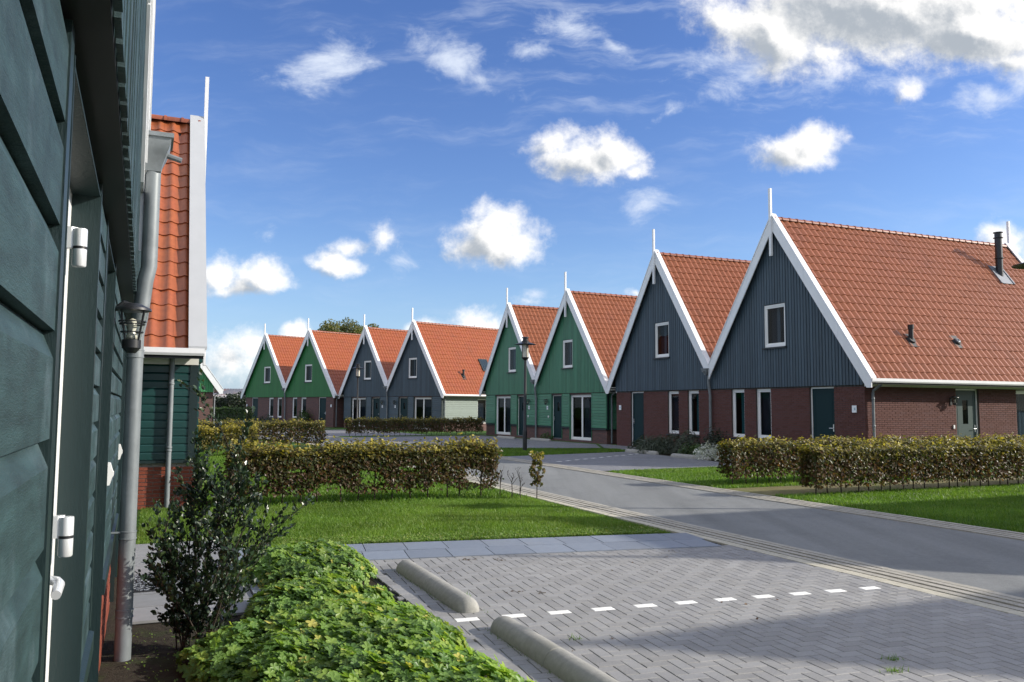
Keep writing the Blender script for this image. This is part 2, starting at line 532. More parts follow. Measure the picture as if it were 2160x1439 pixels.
def far_paving_material(name, c1, c2, mortar, bw, bh, ang):
    m = bpy.data.materials.new(name)
    m.use_nodes = True
    t = NT(m.node_tree)
    b = t.n['Principled BSDF']
    geo = t.node('ShaderNodeNewGeometry')
    mp = t.node('ShaderNodeMapping')
    mp.inputs['Rotation'].default_value = (0, 0, ang)
    t.l.new(geo.outputs['Position'], mp.inputs['Vector'])
    br = t.node('ShaderNodeTexBrick')
    br.inputs['Scale'].default_value = 1
    br.inputs['Brick Width'].default_value = bw
    br.inputs['Row Height'].default_value = bh
    br.inputs['Mortar Size'].default_value = .006
    br.inputs['Color1'].default_value = (*c1, 1)
    br.inputs['Color2'].default_value = (*c2, 1)
    br.inputs['Mortar'].default_value = (*mortar, 1)
    t.l.new(mp.outputs[0], br.inputs['Vector'])
    n = t.noise(geo.outputs['Position'], .7, 6, .6)
    c = t.mixc(1.0, br.outputs[0], t_val(t, t.mapr(n.outputs[0], .3, .7, .85, 1.15)), 'MULTIPLY')
    t.l.new(c, b.inputs['Base Color'])
    b.inputs['Roughness'].default_value = .7
    MAT[name] = m


far_paving_material('far_paver', (.165, .17, .185), (.20, .205, .22), (.035, .036, .04), .2, .1, -PHI)


def far_brick_material(name):
    m = bpy.data.materials.new(name)
    m.use_nodes = True
    t = NT(m.node_tree)
    b = t.n['Principled BSDF']
    tc = t.node('ShaderNodeTexCoord')
    sp = t.node('ShaderNodeSeparateXYZ')
    t.l.new(tc.outputs['Object'], sp.inputs[0])
    cb = t.node('ShaderNodeCombineXYZ')
    t.l.new(t.math('ADD', sp.outputs[0], sp.outputs[1]), cb.inputs[0])
    t.l.new(sp.outputs[2], cb.inputs[1])
    br = t.node('ShaderNodeTexBrick')
    br.inputs['Scale'].default_value = 1
    br.inputs['Brick Width'].default_value = .22
    br.inputs['Row Height'].default_value = .0625
    br.inputs['Mortar Size'].default_value = .008
    br.inputs['Color1'].default_value = (.14, .058, .047, 1)
    br.inputs['Color2'].default_value = (.085, .040, .037, 1)
    br.inputs['Mortar'].default_value = (.085, .072, .066, 1)
    t.l.new(cb.outputs[0], br.inputs['Vector'])
    t.l.new(br.outputs[0], b.inputs['Base Color'])
    b.inputs['Roughness'].default_value = .8
    MAT[name] = m


far_brick_material('far_brick')

# ------------------------------------------------------------------ mesh building
BOXF = [(0, 3, 2, 1), (4, 5, 6, 7), (0, 1, 5, 4), (1, 2, 6, 5), (2, 3, 7, 6), (3, 0, 4, 7)]


ROUND = {'hinge_barrel', 'hinge_ring', 'lamp_cap', 'lamp_cage', 'pole', 'lamp_head', 'lamp_shade', 'downpipe', 'pipe_collar', 'vent_pipe', 'stove_flue', 'wall_lamp', 'door_handle', 'rain_hopper', 'ridge_tile', 'concrete_block', 'roof_vent', 'vent_cap', 'door_bell'}


class MB:
    def __init__(self):
        self.v, self.loops, self.sizes, self.mi, self.var = [], [], [], [], []
        self.nv = 0

    def add(self, V, F, mi=0, var=0.0):
        V = np.asarray(V, float).reshape(-1, 3)
        sz = np.array([len(f) for f in F])
        lp = np.concatenate([np.asarray(f) for f in F]) + self.nv
        self.v.append(V)
        self.loops.append(lp)
        self.sizes.append(sz)
        self.mi.append(np.full(len(F), mi))
        self.var.append(np.full(len(F), var))
        self.nv += len(V)
        return self

    def inst(self, V, F, A, T, var=None, mi=0):
        """many copies: A (k,3,3), T (k,3)"""
        V = np.asarray(V, float)
        k = len(T)
        X = np.einsum('kij,nj->kni', A, V) + T[:, None, :]
        sz = np.array([len(f) for f in F])
        lp = np.concatenate([np.asarray(f) for f in F])
        L = lp[None, :] + (np.arange(k) * len(V))[:, None] + self.nv
        self.v.append(X.reshape(-1, 3))
        self.loops.append(L.reshape(-1))
        self.sizes.append(np.tile(sz, k))
        self.mi.append(np.full(k * len(F), mi))
        vr = np.zeros(k) if var is None else np.asarray(var)
        self.var.append(np.repeat(vr, len(F)))
        self.nv += k * len(V)
        return self

    def box(self, x0, x1, y0, y1, z0, z1, mi=0, var=0.0):
        V = [(x0, y0, z0), (x1, y0, z0), (x1, y1, z0), (x0, y1, z0), (x0, y0, z1), (x1, y0, z1), (x1, y1, z1), (x0, y1, z1)]
        return self.add(V, BOXF, mi, var)

    def prism(self, poly, axis, a, b, mi=0):
        """extrude a 2-D polygon along axis 'x' or 'y' or 'z' between a and b"""
        n = len(poly)
        def P(p, q):
            if axis == 'y':
                return (p[0], q, p[1])
            if axis == 'x':
                return (q, p[0], p[1])
            return (p[0], p[1], q)
        V = [P(p, a) for p in poly] + [P(p, b) for p in poly]
        F = [tuple(range(n))[::-1], tuple(range(n, 2 * n))] + [(i, (i + 1) % n, n + (i + 1) % n, n + i) for i in range(n)]
        ar = sum(poly[i][0] * poly[(i + 1) % n][1] - poly[(i + 1) % n][0] * poly[i][1] for i in range(n))
        flip = (ar < 0) ^ (axis == 'y') ^ (b < a)
        if flip:
            F = [f[::-1] for f in F]
        return self.add(V, F, mi)

    def tube(self, pts, r, seg=10, mi=0, cap=True):
        pts = [Vector(p) for p in pts]
        n = len(pts)
        rs = r if isinstance(r, (list, tuple)) else [r] * n
        V = []
        ref = Vector((0.123, 0.97, 0.2))
        for i, p in enumerate(pts):
            d = (pts[min(i + 1, n - 1)] - pts[max(i - 1, 0)])
            if d.length < 1e-9:
                d = Vector((0, 0, 1))
            d.normalize()
            a = d.cross(ref)
            if a.length < .05:
                a = d.cross(Vector((1, 0, 0)))
            a.normalize()
            b = d.cross(a)
            for k in range(seg):
                t = 2 * math.pi * k / seg
                V.append(p + a * (rs[i] * math.cos(t)) + b * (rs[i] * math.sin(t)))
        F = []
        for i in range(n - 1):
            for k in range(seg):
                F.append((i * seg + k, i * seg + (k + 1) % seg, (i + 1) * seg + (k + 1) % seg, (i + 1) * seg + k))
        if cap:
            F.append(tuple(range(seg))[::-1])
            F.append(tuple(range((n - 1) * seg, n * seg)))
        F = [f[::-1] for f in F]
        return self.add([tuple(v) for v in V], F, mi)

    def lathe(self, prof, c=(0, 0, 0), seg=20, mi=0):
        """prof: list of (r, z)"""
        V = []
        for (r, z) in prof:
            for k in range(seg):
                t = 2 * math.pi * k / seg
                V.append((c[0] + r * math.cos(t), c[1] + r * math.sin(t), c[2] + z))
        F = []
        for i in range(len(prof) - 1):
            for k in range(seg):
                F.append((i * seg + k, i * seg + (k + 1) % seg, (i + 1) * seg + (k + 1) % seg, (i + 1) * seg + k))
        return self.add(V, F, mi)

    def mesh(self, name, mats, smooth=False):
        me = bpy.data.meshes.new(name)
        v = np.concatenate(self.v) if self.v else np.zeros((0, 3))
        lp = np.concatenate(self.loops).astype(np.int32)
        sz = np.concatenate(self.sizes).astype(np.int32)
        me.vertices.add(len(v))
        me.vertices.foreach_set('co', v.astype(np.float32).ravel())
        me.loops.add(len(lp))
        me.loops.foreach_set('vertex_index', lp)
        me.polygons.add(len(sz))
        st = np.concatenate([[0], np.cumsum(sz)[:-1]]).astype(np.int32)
        me.polygons.foreach_set('loop_start', st)
        if isinstance(mats, str):
            mats = [mats]
        for m in mats:
            me.materials.append(MAT[m])
        if len(mats) > 1:
            me.polygons.foreach_set('material_index', np.concatenate(self.mi).astype(np.int32))
        var = np.concatenate(self.var)
        if np.any(var):
            a = me.attributes.new('var', 'FLOAT', 'FACE')
            a.data.foreach_set('value', var.astype(np.float32))
        me.update(calc_edges=True)
        if name in ROUND:
            me.shade_smooth()
            me.set_sharp_from_angle(angle=rad(38))
        elif smooth:
            me.shade_smooth()
        else:
            me.shade_flat()
        return me

    def build(self, name, mats, parent=None, smooth=False, kind=None, loc=None):
        return link(name, self.mesh(name, mats, smooth), parent, kind=kind, loc=loc)


def link(name, me, parent=None, kind=None, loc=None, rotz=0.0, scale=None):
    o = bpy.data.objects.new(name, me)
    COL.objects.link(o)
    if parent is not None:
        o.parent = parent
    if loc is not None:
        o.location = loc
    if rotz:
        o.rotation_euler = (0, 0, rotz)
    if scale is not None:
        o.scale = scale
    if kind:
        o['kind'] = kind
    return o


def tag(o, label=None, cat=None, group=None, kind=None):
    if label:
        o['label'] = label
    if cat:
        o['category'] = cat
    if group:
        o['group'] = group
    if kind:
        o['kind'] = kind
    return o


def thing(name, label, cat, loc=(0, 0, 0), rotz=0.0, group=None):
    o = bpy.data.objects.new(name, None)
    o.empty_display_size = .3
    COL.objects.link(o)
    o.location = loc
    o.rotation_euler = (0, 0, rotz)
    return tag(o, label, cat, group)


UNIT = {}


def unit_box():
    """1x1x1 box sitting at the origin: x 0..1, y 0..1 (y 0 outside), z 0..1; no back"""
    if 'box' not in UNIT:
        V = np.array([(0, 0, 0), (1, 0, 0), (1, 1, 0), (0, 1, 0), (0, 0, 1), (1, 0, 1), (1, 1, 1), (0, 1, 1)], float)
        F = [(0, 3, 2, 1), (4, 5, 6, 7), (0, 1, 5, 4), (1, 2, 6, 5), (3, 0, 4, 7)]
        UNIT['box'] = (V, F)
    return UNIT['box']


def unit_mesh(mat):
    k = 'm_' + mat
    if k not in UNIT:
        V, F = unit_box()
        UNIT[k] = MB().add(V, F).mesh('brick', mat)
    return UNIT[k]


def rotz3(a):
    c, s = math.cos(a), math.sin(a)
    return np.array([[c, -s, 0], [s, c, 0], [0, 0, 1.0]])


# ------------------------------------------------------------------ wall helpers (wall frame: a along, depth inwards, z)
def cells(a0, a1, z0, z1, holes):
    xs = sorted({a0, a1, *[min(max(h[i], a0), a1) for h in holes for i in (0, 1)]})
    zs = sorted({z0, z1, *[min(max(h[i], z0), z1) for h in holes for i in (2, 3)]})
    out = []
    for i in range(len(xs) - 1):
        for j in range(len(zs) - 1):
            cx, cz = (xs[i] + xs[i + 1]) / 2, (zs[j] + zs[j + 1]) / 2
            if xs[i + 1] - xs[i] < 1e-4 or zs[j + 1] - zs[j] < 1e-4:
                continue
            if not any(h[0] < cx < h[1] and h[2] < cz < h[3] for h in holes):
                out.append((xs[i], xs[i + 1], zs[j], zs[j + 1]))
    return out


def runs(a0, a1, zc, holes):
    segs = [(a0, a1)]
    for h in holes:
        if h[2] < zc < h[3]:
            ns = []
            for (p, q) in segs:
                if h[1] <= p or h[0] >= q:
                    ns.append((p, q))
                else:
                    if h[0] > p:
                        ns.append((p, h[0]))
                    if h[1] < q:
                        ns.append((h[1], q))
            segs = ns
    return segs


def brick_list(a0, a1, z0, z1, holes, bl=.21, bh=.05, jx=.011, jz=.0125):
    out = []
    r = 0
    z = z0
    while z + bh <= z1 + 1e-6:
        for (p, q) in runs(a0, a1, z + bh / 2, holes):
            pitch = bl + jx
            off = a0 - (pitch / 2 if r % 2 else 0)
            k = math.floor((p - off) / pitch)
            while off + k * pitch < q:
                x0 = max(p, off + k * pitch)
                x1 = min(q, off + k * pitch + bl)
                if x1 - x0 > .025:
                    out.append((x0, x1, z, z + bh))
                k += 1
        z += bh + jz
        r += 1
    return out


class Frame:
    """wall frame inside a house: origin, direction angle (local), depth goes inwards"""
    def __init__(self, ox, oy, ang):
        self.o = np.array([ox, oy, 0.0])
        self.ang = ang
        self.R = rotz3(ang)

    def pt(self, a, y, z):
        return self.o + self.R @ np.array([a, y, z])


def put_bricks(house, fr, bricks, depth, mat, nparts, keyf, proud=0.0):
    """nparts largest-in-view bricks as parts, the others as one joined part"""
    bricks = sorted(bricks, key=keyf)
    me = unit_mesh(mat)
    for (x0, x1, z0, z1) in bricks[:nparts]:
        j = random.uniform(-.0025, .0025)
        o = link('brick', me, house, loc=tuple(fr.pt(x0, -proud + j, z0)), rotz=fr.ang, scale=(x1 - x0, depth, z1 - z0))
    rest = bricks[nparts:]
    if rest:
        V, F = unit_box()
        k = len(rest)
        A = np.zeros((k, 3, 3))
        T = np.zeros((k, 3))
        for i, (x0, x1, z0, z1) in enumerate(rest):
            A[i] = fr.R @ np.diag([x1 - x0, depth, z1 - z0])
            T[i] = fr.pt(x0, -proud + random.uniform(-.0025, .0025), z0)
        mb = MB().inst(V, F, A, T, rng.random(k) * .98 + .01)
        mb.build('brickwork', mat, house, kind='stuff')


def plank_profile(p):
    """section (y, z) of a lapped plank, height p; y negative is outwards"""
    return [(0, 0), (-.028, 0), (-.028, p * .74), (-.007, p * .985), (0, p * .985)]


def plank_mesh(p, mat):
    k = 'plank_%s_%.3f' % (mat, p)
    if k not in UNIT:
        UNIT[k] = MB().prism(plank_profile(p), 'x', 0, 1).mesh('plank', mat)
    return UNIT[k]


def put_planks(house, fr, a0, a1, z0, z1, holes, pitch, mat, y=0.0):
    n = int(round((z1 - z0) / pitch))
    p = (z1 - z0) / n
    me = plank_mesh(p, mat)
    for r in range(n):
        z = z0 + r * p
        for (s, e) in runs(a0, a1, z + p / 2, holes):
            if e - s > .03:
                link('plank', me, house, loc=tuple(fr.pt(s, y, z)), rotz=fr.ang, scale=(e - s, 1, 1))


def add_window(house, fr, a0, a1, z0, z1, y=.07, panes=1, curtain=None, sill=True, name='window', fw_=.055, sash=.06, glass='glass_dark'):
    """frame in the wall; panes and curtains are its sub-parts"""
    o = bpy.data.objects.new(name, None)
    mb = MB()
    def fb(x0, x1, zz0, zz1, y0, y1):
        mb.box(x0, x1, y0, y1, zz0, zz1)
    yb = y + .07
    fb(a0, a0 + fw_, z0, z1, y, yb)
    fb(a1 - fw_, a1, z0, z1, y, yb)
    fb(a0 + fw_, a1 - fw_, z1 - fw_, z1, y, yb)
    fb(a0 + fw_, a1 - fw_, z0, z0 + fw_ * 1.2, y, yb)
    inner = (a0 + fw_, a1 - fw_, z0 + fw_ * 1.2, z1 - fw_)
    wd = (inner[1] - inner[0]) / panes
    pr = []
    for i in range(panes):
        p0, p1 = inner[0] + i * wd, inner[0] + (i + 1) * wd
        s = sash
        fb(p0 + .002, p0 + s, inner[2], inner[3], y + .022, yb - .004)
        fb(p1 - s, p1 - .002, inner[2], inner[3], y + .022, yb - .004)
        fb(p0 + s, p1 - s, inner[3] - s, inner[3] - .001, y + .022, yb - .004)
        fb(p0 + s, p1 - s, inner[2] + .001, inner[2] + s, y + .022, yb - .004)
        pr.append((p0 + s, p1 - s, inner[2] + s, inner[3] - s))
    w = mb.build(name, 'white_frame', house)
    w.location = tuple(fr.o)
    w.rotation_euler = (0, 0, fr.ang)
    for i, (p0, p1, q0, q1) in enumerate(pr):
        MB().box(p0 - .005, p1 + .005, y + .045, y + .052, q0 - .005, q1 + .005).build('pane', glass, w)
        c = curtain[i] if isinstance(curtain, (list, tuple)) else curtain
        if c in ('teal', 'grey'):
            m2 = MB()
            n = 26
            span = (p0 - .03, p1 + .03) if c == 'grey' else (p0 + (p1 - p0) * .25, p1 + .05)
            xs = np.linspace(span[0], span[1], n)
            V, F = [], []
            for k, x in enumerate(xs):
                yy = y + .20 + .025 * math.sin(k * 1.9) + .01 * math.sin(k * .7)
                V += [(x, yy, q0 - .05), (x, yy, q1 + .05)]
            for k in range(n - 1):
                F.append((2 * k, 2 * k + 2, 2 * k + 3, 2 * k + 1))
            m2.add(V, F).build('curtain', 'curtain_' + c, w, smooth=True)
        elif c == 'blind':
            MB().box(p0 - .04, p1 + .04, y + .14, y + .146, q0 - .05, q1 + .05).build('blind', 'blind_grey', w)
        elif c == 'strip':
            MB().box(p0 + (p1 - p0) * .42, p0 + (p1 - p0) * .60, y + .15, y + .17, q0 - .05, q1 + .05).build('curtain', 'curtain_grey', w)
            MB().box(p0 - .04, p1 + .04, y + .24, y + .246, q0 - .05, q1 + .05).build('blind', 'blind_grey', w)
    if sill:
        sb = MB()
        sb.prism([(y, z0 - .004), (-.07, z0 - .025), (-.07, z0 - .07), (y, z0 - .07)], 'x', a0 - .05, a1 + .05)
        so_ = sb.build('window_sill', 'dark_sill', house)
        so_.location = tuple(fr.o)
        so_.rotation_euler = (0, 0, fr.ang)
    return w


def add_door(house, fr, a0, a1, z0, z1, hinge='L', mat='door_green', y=.075, glazed=None, hinges=True):
    mb = MB()
    t = .05
    mb.box(a0, a0 + t, y, y + .08, z0, z1)
    mb.box(a1 - t, a1, y, y + .08, z0, z1)
    mb.box(a0 + t, a1 - t, y, y + .08, z1 - t, z1)
    fo = mb.build('door_frame', 'white_frame', house)
    fo.location = tuple(fr.o)
    fo.rotation_euler = (0, 0, fr.ang)
    l0, l1 = a0 + t + .004, a1 - t - .004
    mb = MB()
    zt = z1 - t - .004
    yl = y + .012
    holes = glazed or []
    for (p, q, r, s) in cells(l0, l1, z0 + .03, zt, [(l0 + (l1 - l0) * h[0], l0 + (l1 - l0) * h[1], h[2], h[3]) for h in holes]):
        mb.box(p, q, yl, yl + .05, r, s)
    # raised border round an inset panel
    for (p, q, r, s) in ((l0 + .10, l0 + .125, z0 + .12, zt - .12), (l1 - .125, l1 - .10, z0 + .12, zt - .12),
                         (l0 + .125, l1 - .125, zt - .145, zt - .12), (l0 + .125, l1 - .125, z0 + .12, z0 + .145)):
        mb.box(p, q, yl - .006, yl + .003, r, s)
    d = mb.build('door', mat, house)
    d.location = tuple(fr.o)
    d.rotation_euler = (0, 0, fr.ang)
    for h in holes:
        MB().box(l0 + (l1 - l0) * h[0], l0 + (l1 - l0) * h[1], yl + .02, yl + .026, h[2], h[3]).build('pane', 'glass_dark', d)
    hx = l1 - .07 if hinge == 'L' else l0 + .07
    sg = -1 if hinge == 'L' else 1
    hb = MB()
    hb.box(hx - .018, hx + .018, yl - .010, yl - .001, 1.0, 1.22)
    hb.tube([(hx, yl - .008, 1.10), (hx, yl - .055, 1.10), (hx + sg * .02, yl - .06, 1.10), (hx + sg * .13, yl - .06, 1.10)], .011, 8)
    hb.build('door_handle', 'steel', d)
    if hinges:
        ex = l0 - .01 if hinge == 'L' else l1 + .01
        for hz in (2.08, 1.15, .25):
            MB().tube([(ex, y - .014, hz - .05), (ex, y - .014, hz + .05)], .016, 8).build('hinge', 'white_frame', d)
    # threshold
    MB().box(a0, a1, y - .05, y + .08, z0 - .06, z0 + .028).build('door_step', 'lead', house).matrix_local = Matrix.Translation(Vector(fr.o)) @ Matrix.Rotation(fr.ang, 4, 'Z')
    return d


def wall_lamp(house, fr, a, z, off=.145, sc=1.0):
    """lantern on a bracket"""
    mb = MB()
    mb.box(a - .045, a + .045, -.025, .0, z - .14, z + .10)
    mb.tube([(a, -.02, z + .09), (a, -off * .6, z + .14), (a, -off, z + .125)], .012, 8)
    lo = mb.build('wall_lamp', 'black_metal', house)
    lo.location = tuple(fr.o)
    lo.rotation_euler = (0, 0, fr.ang)
    MB().lathe([(q * sc, w_) for q, w_ in ((.0, .135), (.05, .132), (.12, .105), (.125, .092), (.105, .088), (.0, .088))], (a, -off, z), 20).build('lamp_cap', 'black_metal', lo, smooth=False)
    MB().lathe([(q * sc, w_) for q, w_ in ((.10, .086), (.058, -.075), (.0, -.075))], (a, -off, z), 20).build('lamp_glass', 'glass_clear', lo, smooth=True)
    MB().lathe([(.0, .05), (.022, .04), (.026, .0), (.018, -.03), (.03, -.05), (.03, -.07), (0, -.07)], (a, -off, z), 14).build('bulb', 'lamp_glass', lo, smooth=True)
    b = MB()
    for k in range(4):
        t = math.pi / 4 + k * math.pi / 2
        b.tube([(a + .104 * sc * math.cos(t), -off + .104 * sc * math.sin(t), z + .088), (a + .06 * sc * math.cos(t), -off + .06 * sc * math.sin(t), z - .076)], .006, 5)
    for rr, zz in ((.089, .03), (.082, .015), (.072, -.03)):
        b.tube([(a + rr * sc * math.cos(q), -off + rr * sc * math.sin(q), z + zz) for q in np.linspace(0, 2 * math.pi, 21)], .004, 5, cap=False)
    b.lathe([(q * sc, w_) for q, w_ in ((.062, -.074), (.062, -.12), (.03, -.15), (.0, -.15))], (a, -off, z), 16)
    b.build('lamp_cage', 'black_metal', lo)
    return lo


TILE_W, TILE_L = .25, .345


def tile_template(nseg):
    """one roofing tile: x across, y down the slope, z up; smooth top with a lip at the lower edge"""
    V, F = [], []
    prof = [(0, 0), (.3, .0236), (.54, .0425), (.60, .0466), (.64, .0475), (.70, .0458), (.88, .0392), (.925, .0365), (1.0, .0)]
    if nseg <= 4:
        prof = [(0, 0), (.6, .0466), (.9, .038), (1.0, 0)]
    prof = [(a, b * 1.18) for a, b in prof]
    if nseg >= 10:      # deep S-shaped pantile
        prof = [(q / 10, .036 * (.5 - .5 * math.cos(2 * math.pi * min(1, max(0, (q / 10 - .30) / .70)))) - .008 * math.sin(math.pi * min(1, q / 3.0))) for q in range(11)]
    n = len(prof) - 1

    def h(t):
        return float(np.interp(t, [q[0] for q in prof], [q[1] for q in prof]))
    for k in range(n + 1):
        t = prof[k][0]
        x = t * (TILE_W + .004)
        V += [(x, -.03, h(t) + .000), (x, TILE_L, h(t) + .022)]
    for k in range(n):
        F.append((2 * k, 2 * k + 1, 2 * k + 3, 2 * k + 2))
    b = len(V)
    for k in range(n + 1):
        t = prof[k][0]
        x = t * (TILE_W + .004)
        V += [(x, TILE_L, h(t) + .022), (x, TILE_L - .002, h(t) - .006)]
    for k in range(n):
        F.append((b + 2 * k, b + 2 * k + 1, b + 2 * k + 3, b + 2 * k + 2))
    # roll side edge
    return np.array(V), F


def gable_house(name, label, origin, ang, w=3.58, za=8.23, L=11.4, zb=2.42, m=1, kind='brick', board='board_blue', tile='tile_red',
                siding=None, side_siding=None, group=None, front=None, side_open=(), nb=0, nt=0, brick_real=True, brick_mat='brick_red',
                mortar='mortar', proud=.06, plinth=.72, solo=False, nb_side=0, detail=True, sidepitch=.135, vis_side=1, tile_seg=6, capw=.20, cap_mat='white_paint',
                up_win=(-.18, 1.06, 3.79, 5.23), gutter_box=True, plank_parts=True, side_plinth=None, up_curtain='strip', ground_pipe=True,
                near_planks=None, ovf=.20, camkey=None, rear=True, plinth_mat=None, plinth_mortar=None, board_soffit=False, soffit=False):
    """one gabled dwelling. Local frame: x to the right seen from the street, y into the house, z up; origin under the ridge on the facade.
    m=+1: valley (shared gutter) on the left and free eave on the right; m=-1 mirrored; solo: both eaves free"""
    hs = thing(name, label, 'house', origin, ang, group)
    k = (za - 3.25) / w
    zr = za - .07                       # tile plane at the ridge
    ov = .47
    zin = lambda x: za - k * abs(x)
    # ---- front wall
    holes = list(front or [])
    hz = [(h[1], h[2], h[3], h[4]) for h in holes]
    fr = Frame(0, 0, 0)
    mb = MB()
    ci = .012 if brick_real else 0.0
    for (p, q, r, s) in cells(-w + ci, w - ci, -.15, zb + .05, hz):
        mb.box(p, q, .012, .27, r, s)
    # gable core behind the boards
    uw = up_win
    u0, u1 = m * uw[0] - uw[1] / 2, m * uw[0] + uw[1] / 2
    uz = (u0, u1, uw[2], uw[3])
    zt = lambda x: za - .30 - k * abs(x)
    for (xa, xb) in ((-w, u0), (u0, u1), (u1, w)):
        pts = sorted({xa, xb, *([0.0] if xa < 0 < xb else [])})
        for i in range(len(pts) - 1):
            x0, x1 = pts[i], pts[i + 1]
            if xa == u0:
                mb.prism([(x0, zb + .05), (x1, zb + .05), (x1, uw[2]), (x0, uw[2])], 'y', .012, .27)
                mb.prism([(x0, uw[3]), (x1, uw[3]), (x1, zt(x1)), (x0, zt(x0))], 'y', .012, .27)
            else:
                mb.prism([(x0, zb + .05), (x1, zb + .05), (x1, zt(x1)), (x0, zt(x0))], 'y', .012, .27)
    # side and rear walls, floor
    zs = 3.0
    sx = (1, -1) if solo else (m,)
    for sgn in (1, -1):
        x0, x1 = (w - .27, w - .012) if sgn > 0 else (-w + .012, -w + .27)
        so_h = [(h[1], h[2], h[3], h[4]) for h in side_open] if sgn == m else []
        for (p, q, r, s) in cells(.27, L - .27, -.15, zs, so_h):
            mb.box(x0, x1, p, q, r, s)
    xx = [(-w, zs), (0, zt(0)), (w, zs)]
    mb.box(-w, w, L - .27, L, -.15, zs)
    mb.prism([(-w, zs), (w, zs), (w, zt(w)), (0, zt(0)), (-w, zt(-w))], 'y', L - .27, L)
    mb.box(-w + .27, w - .27, .27, L - .27, -.14, -.02)
    mb.box(-w + .27, w - .27, .3, L - .3, 2.6, 2.7)
    core_mat = mortar if brick_real else 'far_brick'
    mb.build('wall', core_mat, hs)
    # ---- bricks on the front
    zbr = zb if kind == 'brick' else plinth
    bm_ = plinth_mat or brick_mat
    if brick_real:
        bl = brick_list(-w, w, 0.0, zbr - .01, hz)
        key = camkey or (lambda b: -(b[0]) if m > 0 else b[0])
        put_bricks(hs, fr, bl, .03, bm_, nb, key)
    # ---- siding below the gable
    if kind == 'siding':
        wins = hz
        cb = []
        if near_planks:
            a0, a1, pit = near_planks
            put_planks(hs, fr, a0, a1, plinth + .10, zb - .02, hz, pit, siding)
            put_planks(hs, fr, a1, w, plinth + .10, zb - .02, hz, sidepitch, siding)
        else:
            put_planks(hs, fr, -w, w, plinth + .10, zb - .02, hz, sidepitch, siding)
        for (p, q) in runs(-w, w, plinth + .05, hz):
            MB().prism([(0.012, plinth + .10), (-.045, plinth + .075), (-.045, plinth), (.012, plinth)], 'x', p, q).build('plinth_cap', 'trim_dark', hs)
        # dark trim round the openings
        for h in holes:
            tm = 'trim_dark' if board != 'board_green' else 'board_green'
            for x in (h[1], h[2]):
                s0 = x - .075 if x == h[1] else x + .005
                MB().box(s0, s0 + .07, -.032, .0, plinth + .10, zb - .02).build('trim_board', tm, hs)
                e0 = x if x == h[1] else x - .012
                MB().box(e0 + .0015, e0 + .0105, -.034, .12, h[3], h[4]).build('reveal_board', tm, hs)
    # ---- openings
    if kind == 'siding':
        for h in holes:
            MB().box(h[1] + .012, h[2] - .012, -.030, .13, h[4] - .0105, h[4] - .0015).build('head_board', 'trim_dark', hs)
    for h in holes:
        if h[0] == 'door':
            add_door(hs, fr, h[1], h[2], h[3], h[4], hinge=h[5] if len(h) > 5 else 'L', glazed=h[6] if len(h) > 6 else None)
        elif h[0] == 'french':
            add_window(hs, fr, h[1], h[2], h[3], h[4], panes=2, curtain=(None, 'blind'), sill=False, fw_=.07)
        elif h[0] == 'win':
            add_window(hs, fr, h[1], h[2], h[3], h[4], curtain=h[5] if len(h) > 5 else 'blind')
    # ---- vertical boards of the gable
    bw = .1335
    n = int(round(2 * w / bw))
    bw = 2 * w / n
    ft = Frame(0, -proud, 0)
    for i in range(n):
        x0, x1 = -w + i * bw + .014, -w + (i + 1) * bw - .014
        segs = [(x0, x1, None)]
        if x1 > u0 and x0 < u1:
            segs = []
            if x0 < u0 - .02:
                segs.append((x0, u0, None))
            if x1 > u1 + .02:
                segs.append((u1, x1, None))
            segs.append((max(x0, u0), min(x1, u1), 'hole'))
        for (p, q, hole) in segs:
            j = random.uniform(-.002, .002)
            y0, y1 = -proud + j, -proud + (.016 if soffit else .036)
            if hole:
                MB().box(p, q, y0, y1, zb, uw[2] - .07).build('board', board, hs)
                a, b = zt(p) + .06, zt(q) + .06
                MB().prism([(p, uw[3] + .02), (q, uw[3] + .02), (q, b), (p, a)], 'y', y0, y1).build('board', board, hs)
            else:
                a, b = zt(p) + .06, zt(q) + .06
                if min(a, b) - zb < .02:
                    continue
                MB().prism([(p, zb), (q, zb), (q, b), (p, a)], 'y', y0, y1).build('board', board, hs)
    bk = MB()
    for (xa, xb, za0, za1) in ((-w, u0, zb + .01, None), (u0, u1, zb + .01, uw[2] - .07), (u0, u1, uw[3] + .02, None), (u1, w, zb + .01, None)):
        pts = sorted({xa, xb, *([0.0] if xa < 0 < xb else [])})
        for i in range(len(pts) - 1):
            x0, x1 = pts[i], pts[i + 1]
            bk.prism([(x0, za0), (x1, za0), (x1, za1 or zt(x1) + .02), (x0, za1 or zt(x0) + .02)], 'y', -proud + .0365, .011)
    bk.build('gable_backing', board, hs)
    if soffit:
        MB().box(-w, w, -proud + .019, .0, zb - .010, zb + .009).build('soffit', 'black_plastic', hs)
    # window surround in the gable, window, sill
    fu = Frame(0, -proud + .005, 0)
    add_window(hs, fu, u0, u1, uw[2], uw[3], y=.035, curtain=up_curtain, fw_=.06, sash=.055)
